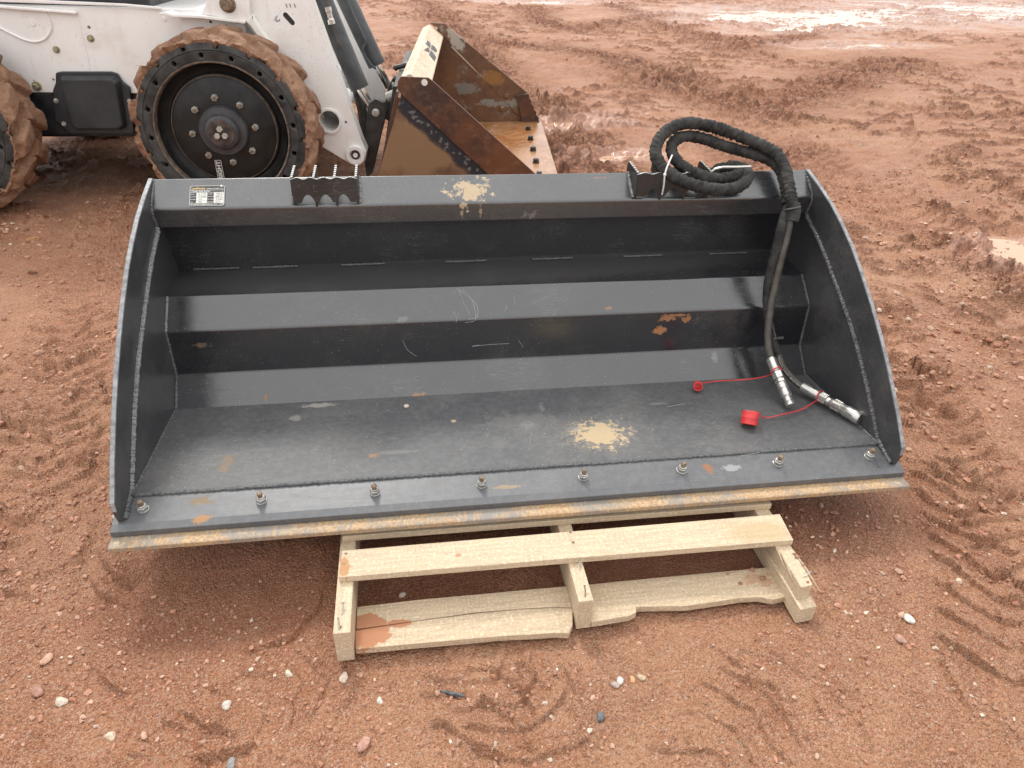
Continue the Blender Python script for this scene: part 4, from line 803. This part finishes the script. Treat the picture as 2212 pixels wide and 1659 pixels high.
def wheel(uc, zc, wc_, side, seed):
    ax = ML*side; c = mw(uc, zc, wc_)
    wl = bpy.data.objects.new('wheel', None); COL.objects.link(wl); wl.parent = sk; wl.empty_display_size = .1
    sw = MB().lathe([(.303, .02), (.305, .001), (.312, -.002), (.345, -.004), (.348, -.001), (.352, -.004), (.380, .004), (.384, .03), (.384, .25), (.303, .25), (.303, .02)], c, ax, 96, 0, True, False).build('sidewall', M['rubber'], wl)
    ct = MB(); Z = np.array([0, 0, 1.])
    for k in range(16):
        for rr, off in ((.329, 0), (.367, .5)):
            t = (k+off+.2+seed*.37)*2*math.pi/16; p = c+rr*(math.cos(t)*MF+math.sin(t)*Z); ct.lathe([(.0115, -.05), (.0115, .06)], p, ax, 14)
    boolcut(sw, ct.build('cut', M['rubber'], wl))
    # tread with chevron lugs under caked mud
    nt_, nw = 420, 44; th = np.linspace(0, 2*math.pi, nt_, endpoint=False); ww = np.linspace(-.004, .275, nw); TT, WW = np.meshgrid(th, ww, indexing='ij')
    a = (WW-.135)/.14; n_l = 15; ph = TT*n_l/(2*math.pi)+seed+.55*np.abs(a); phL = np.where(a < 0, ph, ph+.5)
    f = np.abs((phL % 1)-.5)*2; lug = sstep(.60, .46, f)*sstep(0.02, .12, np.abs(a)+.05)
    X, Y_ = np.cos(TT)*3.2+seed*3, np.sin(TT)*3.2+WW*7
    nz = fbm(X*2.2, Y_*2.2, 5, .6); mudc = .007*sstep(-.3, .6, fbm(X*.9+5, Y_*.9, 3))
    wo_d, wo_v = worley(TT*13+seed*7, WW*42); R_ = .388+.032*lug+mudc*(1-.4*lug)+.0032*nz+.0045*np.sqrt(np.maximum(0, 1-(wo_d/.6)**2))*sstep(.3, 1, wo_v)
    edge = sstep(.0, .045, WW+.004); R_ = R_*edge+(1-edge)*(.385+.012*nz+.02*lug*.4); R_ = np.where(WW > .262, .36, R_)
    Wp = WW+np.where(edge < 1, -.012*sstep(-.2, .5, nz)*(1-edge)+.006*(1-edge), 0)
    inner = .360+.016*nz[:, 0]+.008*np.sin(th*n_l+seed)
    V = c+R_[..., None]*(np.cos(TT)[..., None]*MF+np.sin(TT)[..., None]*Z)+Wp[..., None]*ax
    V0 = c+inner[:, None]*(np.cos(th)[:, None]*MF+np.sin(th)[:, None]*Z)+(.012+0*th)[:, None]*ax
    V = np.concatenate([V0[:, None], V], 1); m = nw+1
    Fc = [((i % nt_)*m+j, ((i+1) % nt_)*m+j, ((i+1) % nt_)*m+j+1, (i % nt_)*m+j+1) for i in range(nt_) for j in range(m-1)]
    MB().add(V.reshape(-1, 3), Fc, True).build('tread', M['tmud'], wl, 0, None, 70)
    MB().lathe([(.3045, .03), (.3065, -.004), (.304, -.009), (.299, -.007), (.296, .01), (.290, .03)], c, ax, 96, 0, True, False).build('rim_lip', M['rimlip'], wl)
    MB().lathe([(.294, .03), (.290, .012), (.284, .036), (.268, .060), (.254, .064), (.246, .056), (.238, .040), (.230, .034), (.10, .030), (.10, .06)], c, ax, 80, 0, True, False).build('rim', M['rimpaint'], wl, 0, None, 50)
    MB().lathe([(.243, .0535), (.2445, .0495), (.239, .0385), (.237, .0385)], c, ax, 80, 0, True, False).build('worn_ring', M['rimlip'], wl)
    MB().lathe([(.113, .031), (.112, .012), (.106, .004), (.082, .001), (.078, -.012), (.074, -.022), (.068, -.026), (.01, -.027)], c, ax, 48).build('hub', M['hub'], wl)
    MB().lathe([(.062, -.0268), (.060, -.030), (.02, -.031)], c, ax, 40).build('hub_cap', simple('rusty_cap_%d' % int(seed*10), (.062, .048, .042), .5, .2, 22, .7), wl)
    for k in range(8):
        t = (k*45+96)*math.pi/180; p = c+.147*(math.cos(t)*MF+math.sin(t)*Z)
        nn = MB().lathe([(.0165, .031), (.0165, .024), (.0145, .016), (.013, .014)], p, ax, 6, k*.4, False).build('lug_nut', M['nut'], wl); nn.data.materials.append(M['stud']) if False else None
        MB().lathe([(.008, .02), (.008, .006), (.006, .004)], p, ax, 12).build('wheel_stud', M['stud'], wl)
    for k in range(3):
        t = (k*120+92)*math.pi/180; p = c+.0205*(math.cos(t)*MF+math.sin(t)*Z); MB().lathe([(.0145, -.03), (.0145, -.040), (.012, -.043)], p, ax, 6, .2, False).build('hub_bolt', M['nut'], wl)
    return wl
wf = wheel(0, .428, 0, 1, .1); wheel(-1.335, .428, 0, 1, .6); wheel(0, .428, 1.82, -1, .3); wheel(-1.335, .428, 1.82, -1, .8)
# RIGHT sticker on the front rim
o_ = np.array(mp(487, 391, .028)); s1 = np.array(mp(478, 345, .028)); U = s1-o_; Ln = np.linalg.norm(U); U /= Ln
o3 = mw(o_[0], o_[1], .0285); xd = MF*U[0]+np.array([0, 0, U[1]]); yd = -np.cross(-ML, xd); yd = yd if yd@MF < 0 else -yd
st_ = MB(); wd = .034
def q3(a, b, k): return o3+xd*a+yd*(b)-ML*k
st_.prism([q3(0, 0, .0), q3(Ln, 0, .0), q3(Ln, wd, .0), q3(0, wd, .0)], [q3(0, 0, .0012), q3(Ln, 0, .0012), q3(Ln, wd, .0012), q3(0, wd, .0012)])
stk = st_.build('sticker', M['labelblack'], wf)
fr = MB()
for a0, b0, a1_, b1_ in ((.002, .002, Ln-.002, .0035), (.002, wd-.0035, Ln-.002, wd-.002), (.002, .0036, .0035, wd-.0036), (Ln-.0035, .0036, Ln-.002, wd-.0036)): fr.add([q3(a0, b0, .0018), q3(a1_, b0, .0018), q3(a1_, b1_, .0018), q3(a0, b1_, .0018)], [(0, 1, 2, 3)])
fr.build('sticker_border', M['print'], wf)
text('RIGHT', .026, M['print'], q3(.007, .0085, .002), xd, yd, wf, 'lettering', wid=Ln-.014)
# body
WB = .36
body = mprism([(-2.3,.525),(.15,.525),(.15,.75),(-.14,.905),(-.32,.903),(-1.0,.907),(-2.3,.93)], WB, WB+1.1).build('body', M['white'], sk, .004)
mprism([(-2.2,.30),(.2,.32),(.28,.45),(.2,.5245),(-2.2,.5245)], WB+.012, WB+1.08).build('chassis', M['black'], sk, .006)
mprism([(-2.2,.90),(-.36,.885),(-.33,1.10),(-.25,1.5),(-1.9,1.5),(-2.2,1.2)], WB+.05, WB+1.05).build('cab', M['black'], sk, .01)
rail = pxp(WB-.012, (-40,7), (165,24), (166,31), (-40,15)); mprism(rail, WB-.022, WB-.0005).build('body_rail', M['white'], sk, .005, None, 35, 3)
mprism(pxp(WB-.012, (-40,-6), (270,8), (346,15), (346,21), (270,14), (-40,3)), WB-.014, WB-.0005).build('top_flange', M['white'], sk, .003)
wcv = [mw(*mp(px, py, WB), WB-.002) for px, py in ((-30,48),(0,60),(30,75),(55,86),(78,90),(98,83),(110,65),(110,48),(103,34),(98,26))]
MB().tube(spline(wcv, 90), .0058, 8).build('cable_weld', M['white'], sk)
mprism(pxp(WB, (165,30), (168,30), (196,150), (191,150)), WB-.0025, WB-.0003).build('seam', M['white'], sk, .001)
def disc(px, py, w, r, mat, name, h=.004, par=sk, n=20): 
    return MB().lathe([(r, .002), (r, -h*.7), (r*.8, -h)], mw(*mp(px, py, w), w), ML, n).build(name, mat, par)
def hexb(px, py, w, r, mat, par=sk, name='bolt', washer=1.5, h=.010):
    p = mw(*mp(px, py, w), w); b = MB().lathe([(r*washer, .001), (r*washer, -.002), (r*washer*.9, -.003)], p, ML, 18).lathe([(r, -.003), (r, -h), (r*.8, -h-.002)], p, ML, 6, .2, False).build(name, mat, par); return b
hexb(196, 83, WB, .011, M['brass']); hexb(122, 107, WB, .011, M['brass']); hexb(80, 186, WB, .015, M['brass'], washer=1.5, h=.022)
for px, py, r in ((192, 59, .008), (115, 172, .006), (261, 173, .006), (73, 174, .004)): 
    k = MB().lathe([(r, -.01), (r, .03)], mw(*mp(px, py, WB), WB), ML, 14).build('cut', M['black'], body); boolcut(body, k)
disc(70, 49, WB, .016, M['white'], 'plug', .003); disc(355, 41, WB, .010, M['white'], 'plug', .003)
cov = fillet(pxp(WB-.03, (118,158),(128,156),(236,156),(250,160),(262,178),(278,190),(288,290),(150,290),(118,262),(112,196),(118,180)), .012, 3)
cv = mprism(cov, WB-.022, WB-.001).build('side_cover', M['plastic'], sk, .004)
face = fillet(pxp(WB-.05, (132,170),(240,170),(251,180),(266,270),(256,278),(165,278),(156,270)), .012, 4)
cen = np.mean(face, 0); outer = [tuple(cen+(np.array(p)-cen)*1.1) for p in face]
MB().prism([mw(u, z_, WB-.0225) for u, z_ in outer], [mw(u, z_, WB-.060) for u, z_ in face]).build('cover_box', M['plastic'], cv, .008, None, 35, 3)
for px, py in ((121,218),(138,268),(280,219)): hexb(px, py, WB-.024, .008, M['nut'], cv, 'cover_bolt')
mprism(pxp(WB-.002, (75,202),(112,202),(150,290),(78,290)), WB-.006, WB+.011).build('chassis_flap', M['black'], sk, .003)
# fender bracket over the front wheel
mprism(pxp(.27, (440,-60),(450,0),(434,30),(533,46),(541,36),(536,-60)), .262, .274).build('pivot_bracket', M['white'], sk, .003)
mprism(pxp(.27, (360,24),(378,30),(434,31),(533,44),(533,50),(434,38),(378,36),(345,28)), .24, .34).build('bracket_shelf', M['white'], sk, .003)
mprism(pxp(.30, (385,34),(532,50),(590,120),(560,200),(420,110)), .30, .36).build('fender_panel', M['white'], sk, .003)
mprism(pxp(.27, (533,46),(545,30),(556,48),(596,108),(582,112),(545,58)), .25, .31).build('fender_bar', M['worn'], sk, .006)
MB().lathe([(.036, .01), (.036, -.006), (.030, -.010), (.027, -.010), (.026, -.030), (.022, -.034)], mw(*mp(492, 9, .262), .262), ML, 28).build('pivot_pin', M['stud'], sk)
for px, py, r in ((455, 47, .006), (489, 56, .006)): MB().lathe([(r, .0), (r, -.003)], mw(*mp(px, py, .30), .30), ML, 10).build('plug', M['black'], sk)
# lift arms
fe = [(.34, 1.22), (.425, .955), (.613, .275)]
apoly = [(.10, 1.22), (.34, 1.22), (.425, .955), (.598, .318), (.618, .262), (.606, .212), (.575, .190), (.54, .190), (.382, .292), (.30, .36), (.17, .55), (.10, .80)]
arm = mprism(apoly, .30, .39).build('lift_arm', M['white'], sk, .003)
cutm = MB().lathe([(.052, -.08), (.052, .16)], mw(*mp(712, 261, .30), .30), ML, 40)
pa_, pb_ = np.array(mp(617, 33, .30)), np.array(mp(631, 49, .30)); th0 = math.atan2(*(pb_-pa_)[::-1])
slot = [tuple(pb_+.0125*np.array([math.cos(t), math.sin(t)])) for t in np.linspace(th0-math.pi/2, th0+math.pi/2, 10)]+[tuple(pa_+.0125*np.array([math.cos(t), math.sin(t)])) for t in np.linspace(th0+math.pi/2, th0+1.5*math.pi, 10)]
mprism(slot, .28, .376, cutm)
hu, hz_ = mp(747, 264, .30); cutm.lathe([(.007, -.03), (.007, .03)], mw(hu, hz_, .30), ML, 12)
boolcut(arm, cutm.build('cut', M['white'], sk))
MB().lathe([(.0512, .01), (.0512, -.012), (.060, -.012), (.062, .002)], mw(*mp(712, 261, .30), .30), ML, 44, 0, True, False).lathe([(.0512, -.01), (.0512, .6), (.049, .6), (.049, -.01), (.0512, -.01)], mw(*mp(712, 261, .30), .30), ML, 44, 0, True, False).build('cross_tube', M['white'], arm)
MB().lathe([(.050, .002), (.050, -.016), (.046, -.020), (.030, -.020), (.026, -.006), (.012, -.006), (.012, -.012), (.004, -.012)], mw(.560, .245, .30), ML, 36).build('pin_boss', M['white'], arm)
MB().lathe([(.024, -.0065), (.022, -.010), (.011, -.010)], mw(.560, .245, .30), ML, 24).build('pin', M['dark'], arm)
edgeF = [(.34, 1.22), (.425, .955), (.598, .318), (.618, .262)]
ed = MB(); vs = []
for u, z_ in edgeF: vs += [mw(u+.0012, z_+.0004, .304), mw(u+.0012, z_+.0004, .386)]
ed.add(vs, [(2*i, 2*i+1, 2*i+3, 2*i+2) for i in range(3)]).build('worn_edge', M['worn'], arm)
arm2 = mprism([(u+.05, z_) for u, z_ in apoly], 1.33, 1.42).build('lift_arm', M['white'], sk, .003)
mprism([(.30, .36), (.40, .36), (.40, .52), (.30, .52)], .391, 1.329).build('cross_member', M['white'], sk, .01)
mprism([tuple(np.mean(slot, 0)+(np.array(p)-np.mean(slot, 0))*.98) for p in slot], .31, .3755).build('slot_shade_fill', M['black'], arm)  # black fill painted as the shade inside the hollow arm
sg = MB(); scr_c = mp(598, 40, .299)
for k in range(3):
    t = np.linspace(.2, 3.0+k, 10); sg.tube([mw(scr_c[0]+.012*math.cos(a)*(1-.2*k)+.003*k, scr_c[1]-.012*math.sin(a), .2985) for a in t], .0008, 4)
for k, (px, py) in enumerate(((618,12),(626,12),(636,12))): u, z_ = mp(px, py, .299); sg.tube([mw(u, z_+.008, .2985), mw(u+.004, z_-.008, .2985)], .0016, 4)
sg.build('pen_scribble', M['black'], arm)
# tilt cylinders
def cyl(pa, pb, pc, w, r, rr):
    a, b, c_ = (mw(*mp(*p, w), w) for p in (pa, pb, pc)); ax = b-a; L_ = np.linalg.norm(ax)
    o = MB().lathe([(r*.9, 0), (r, .01), (r, L_-.004), (r*1.03, L_-.003), (r*1.03, L_), (rr, L_+.001)], a, ax, 36).build('tilt_cylinder', M['cyl'], sk)
    MB().lathe([(rr, 0), (rr, np.linalg.norm(c_-b))], b-ax/L_*.01, c_-b, 20).build('piston_rod', M['chrome'], o); return o
cyl((668,-70), (777,190), (806,240), .47, .048, .021); cyl((716,-70), (814,140), (842,192), 1.02, .052, .022)
pipe = [mw(*mp(px, py, .95), .95) for px, py in ((742,-20),(762,30),(783,75),(790,92),(785,112),(800,138),(812,148))]; MB().tube(spline(pipe, 50), .008, 8).build('steel_pipe', M['cyl'], sk)
pipe = [mw(*mp(px, py, .43), .43) for px, py in ((700,-20),(709,25),(722,70),(742,110))]; MB().tube(spline(pipe, 30), .011, 8).build('hydraulic_line', M['hose'], sk)
MB().lathe([(.016, 0), (.016, .02), (.013, .025), (.013, .05), (.017, .055), (.017, .075)], mw(*mp(708, 15, .42), .42), mw(*mp(716, 48, .42), .42)-mw(*mp(708, 15, .42), .42), 6, 0, False).build('line_fitting', M['steel'], sk)
for pts in (((770,150),(774,190),(786,235),(788,270),(780,300)), ((764,160),(768,200),(778,240),(782,280),(778,310))): MB().tube(spline([mw(*mp(px, py, .55), .55) for px, py in pts], 30), .014, 8).build('hydraulic_line', M['hose'], sk)
# quick-attach plate
mt = mprism(pxp(.42, (793,245),(797,222),(812,212),(829,220),(836,240),(822,300),(806,370),(793,384),(786,330),(788,290)), .40, .46).build('mount_lug', M['dark'], sk, .004)
MB().lathe([(.020, .0), (.020, -.012), (.014, -.016)], mw(*mp(812, 243, .40), .40), ML, 20).build('lug_pin', M['nut'], mt)
mprism(pxp(1.0, (838,190),(850,165),(868,180),(862,215),(840,260),(828,250)), .97, 1.06).build('mount_lug', M['dark'], sk, .004)
mprism([(.655,.05),(.69,.05),(.80,.56),(.765,.56)], .42, 1.62).build('quick_attach_plate', M['dark'], sk, .004)
hel = [mw(*mp(846, 183, .6), .6)+MF*(.10*t)+np.array([0, 0, -.045*t])+.013*(math.cos(t*50)*ML+math.sin(t*50)*np.array([.4, 0, .9])) for t in np.linspace(0, 1, 140)]
MB().tube(hel, .0035, 6).build('latch_spring', M['nut'], sk)
MB().tube(spline([mw(*mp(px, py, .9), .9) for px, py in ((852,150),(856,146),(870,142),(880,139),(888,143))], 20), [.014]*20, 8).build('latch_lever', M['dark'], sk)
MB().lathe([(.03, 0), (.03, .16), (.02, .17)], mw(*mp(838, 212, .62), .62), MF*.8+np.array([0, 0, .35])-ML*.1, 18).build('latch_cylinder', M['nut'], sk)

# ------------------------------------------------------------------ rusty bucket on the loader
PS2 = PSI+math.radians(-1.3); BF = np.array([math.cos(PS2), math.sin(PS2), 0]); BLt = np.array([-math.sin(PS2), math.cos(PS2), .012]); BO = mw(0, 0, .15); RW = 1.80
def bw(u, z, w): return BO+BF*u+BLt*w+np.array([0, 0, z])
def bp(px, py, w):
    d = ray(px, py); n = np.array([-math.sin(PS2), math.cos(PS2), 0]); t = (((BO-CAM)@n)+w)/(d@n); P = CAM+d*t; q = P-BO; return (float(q@BF), float(P[2]-.012*w))
def bprism(poly, w0, w1, sm=False): return MB().prism([bw(u, z, w0) for u, z in poly], [bw(u, z, w1) for u, z in poly], sm)
rb = thing('rusty_bucket', tuple(bw(1.1, 0, .9)), 'rusty brown bucket with a cream top beam, mounted on the white loader', 'bucket')
RBO = np.array(rb.location)
def rust(name, a=(.085, .032, .016), b=(.20, .085, .035), dk=.35, grey=.5, rough=.5, wet=0., c3=(.30, .27, .24), spots=()):
    t = NT(name); n = t.noise(4, 5, .65); f = t.noise(30, 5, .7); g = t.noise(75, 4, .8)
    col = t.mix(t.mr(n, .35, .68), a, b); col = t.mix(t.ma('MULTIPLY', t.mr(f, .5, .75), .4), col, (.27, .125, .05))
    col = t.mix(t.ma('MULTIPLY', t.mr(t.noise(7, 5, .7), .58, .68), dk), col, (.022, .018, .020))
    m = t.ma('MULTIPLY', t.mr(t.noise(5.5, 4, .6), .52, .68), t.mr(t.noise(26, 6, .8), .50, .58)); col = t.mix(t.ma('MULTIPLY', m, grey), col, c3)
    rg = t.mr(f, .3, .7, rough-.1, rough+.12)
    for c, size, amp, nsc, colr, soft, op in spots: 
        m = t.ma('MULTIPLY', t.spot(tuple(np.array(c)-RBO), size, amp, nsc, soft), op); col = t.mix(m, col, colr)
    t.set('Base Color', col); t.set('Roughness', rg); t.bump(t.ma('ADD', f, g), .35, .003); return t.m
near_sp = [(bw(*bp(900, 320, .02), 0), (.30, .2, .17), .6, 6, (.235, .135, .07), .6, .9)]
dkp = [(bw(*bp(px, py, .02), 0), (.065, .2, .062), .45, 14, (.014, .015, .022), .6, .8) for px, py in [(868+k*11.5, 214+k*10.4) for k in range(17)]]
gp = [(bw(*bp(px, py, .02), 0), (random.uniform(.006, .022), .2, random.uniform(.005, .012)), 2.2, 60, (.26, .24, .23), .6, .45) for px, py in [(870+k*8.5+random.uniform(-9, 9), 222+k*7.6+random.uniform(-3, 14)) for k in range(22)]]
M['rust_near'] = rust('rust_near_plate', (.10, .05, .028), (.21, .10, .045), .1, .1, .55, spots=near_sp+dkp+gp)
M['rust_band'] = rust('rust_band', (.050, .024, .018), (.135, .050, .022), .5, .12, .40)
M['rust_far'] = rust('rust_far_plate', (.095, .046, .026), (.175, .082, .038), .1, .9, .5, c3=(.24, .22, .19), spots=[(bw(*bp(1060, 165, RW), RW), (.12, .2, .07), .8, 9, (.30, .14, .035), .7, .8), (bw(*bp(1010, 190, RW), RW), (.10, .2, .06), 1.2, 14, (.20, .19, .165), .5, .8), (bw(*bp(1080, 222, RW), RW), (.22, .2, .035), 1.2, 16, (.25, .235, .2), .5, .85), (bw(*bp(985, 80, RW), RW), (.06, .2, .09), 1.2, 14, (.42, .38, .32), .4, .9)])
M['rust_floor'] = rust('wet_rust_floor', (.26, .10, .03), (.40, .21, .10), .05, .6, .13, c3=(.55, .40, .27))
def cream():
    t = NT('chipped_cream_paint'); n = t.noise(10, 6, .7, t.scaled((1, .5, 1))); f = t.noise(45, 5, .8); v = t.scaled((9, 9, 30))
    col = t.mix(t.mr(n, .3, .7), (.50, .37, .25), (.66, .52, .38)); col = t.mix(t.ma('MULTIPLY', t.mr(t.noise(20, 5, .75, t.scaled((3, 1.2, 2))), .55, .62), .85), col, (.78, .72, .60)); col = t.mix(t.ma('MULTIPLY', t.mr(f, .60, .68), .6), col, (.16, .12, .08)); t.set('Base Color', col); t.set('Roughness', .6); return t.m
M['cream'] = cream()
band = fillet(pxp2 := [bp(*p, .0) for p in ((859,176),(866,165),(925,168),(936,176),(1168,386),(1212,430),(1150,470),(1062,384),(868,205),(858,192))], .006, 2)
BAND = band
base = [bp(*p, .012) for p in ((866,168),(925,170),(1165,386),(1190,420))]
NP = [(base[0][0], base[0][1]), base[1], base[2], (1.60, .05), (1.56, .015), (.66, .015), bp(815,384,.012), bp(866,208,.012)]
def side(w0, w1, mat, name): return bprism(NP, w0, w1).build(name, mat, rb, .003)
np_ = side(.012, .022, M['rust_near'], 'side_plate'); bprism(BAND, .0, .012).build('edge_band', M['rust_band'], np_, .002)
fp_ = side(RW-.012, RW, M['rust_far'], 'side_plate')
FB = [bp(*p, RW) for p in ((928,48),(960,50),(1140,200),(1150,262),(1108,240),(1098,222),(972,92),(948,62))]
fb_ = bprism(FB, RW-.022, RW-.0125).build('edge_band', M['rust_far'], fp_, .002)
wv = [(bp(1126+k*3.9*.9, 200+k*7.6, RW)) for k in range(8)]; cutp = []
for k in range(29):
    t = k/28; u, z_ = bp(1126+26*t, 199+61*t, RW); cutp.append((u+.045+.005*math.sin(t*2*math.pi*5), z_))
bprism(cutp+[bp(1128, 262, RW), bp(1114, 203, RW)], RW-.045, RW-.0225).build('side_cutter', M['rust_band'], fp_, .003)
for px, py in ((1093,207),(1085,235)): MB().lathe([(.018, 0), (.018, -.012), (.012, -.016)], bw(*bp(px, py, RW-.02), RW-.022), BLt, 14).build('rivet', M['rust_far'], fp_)
MB().tube([bw(*bp(px, py, RW-.012), RW-.012) for px, py in ((975,100),(1020,145),(1060,182),(1098,222))], .007, 8).build('weld_bead', M['cream'], fp_)
MB().lathe([(.015, .0), (.015, -.003)], bw(*bp(917, 178, 0), 0), BLt, 16).build('hole_plug', M['print'], np_)
MB().lathe([(.011, .0), (.011, -.003)], bw(*bp(942, 61, RW-.02), RW-.022), BLt, 16).build('hole_plug', M['cream'], fp_)
bprism([(.64,.03),(.66,.03),(.82,.585),(.80,.585)], .0225, RW-.0125).build('back_plate', M['rust_band'], rb, .003)
bprism([(.66,.016),(1.50,.022),(1.50,.034),(.66,.028)], .0225, RW-.0125).build('floor_plate', M['rust_floor'], rb, .002)
bprism([(1.40,.0345),(1.62,.044),(1.66,.036),(1.655,.022),(1.40,.0215)], -.012, RW+.01).build('cutting_edge', M['rust_floor'], rb, .003)
bm_ = fillet([(.800,.56),(.822,.640),(.872,.664),(.965,.590),(.945,.560),(.83,.55)], [.004,.012,.014,.012,0,0], 4)
beam = bprism(bm_, .0225, RW-.0125, True).build('top_beam', M['cream'], rb, 0, None, 50, 2, True)
for k in range(6):
    w = .02+RW*(.17+.145*k); 
    if k > 5: break
    p = bw(1.545, .041, w-.1); MB().lathe([(.021, 0), (.021, .006)], p, (0, 0, 1), 16).lathe([(.018, .006), (.018, .022), (.012, .026)], p, (0, 0, 1), 6, .3*k, False).build('bolt', M['dark'], rb)
# remains of a peeled decal on the beam
A_, B_2 = np.array([.878, .6595]), np.array([.958, .5958]); dn = np.array([.6, .8])
def bq(f, w, k=.0012): u, z_ = A_+(B_2-A_)*f+dn*k; return bw(u, z_, w)
dc = MB()
for q in ([(.12,1.02),(.45,1.0),(.40,1.16),(.15,1.17)], [(.50,1.0),(.85,1.02),(.9,1.10),(.7,1.16),(.46,1.15)], [(.15,.80),(.48,.86),(.45,.96),(.30,.97)], [(.5,.80),(.9,.74),(.95,.88),(.75,.95),(.52,.96)]): dc.add([bq(f, w) for f, w in q], [tuple(range(len(q)))])
dc.build('decal_remains', M['black'], beam)
flush_text()
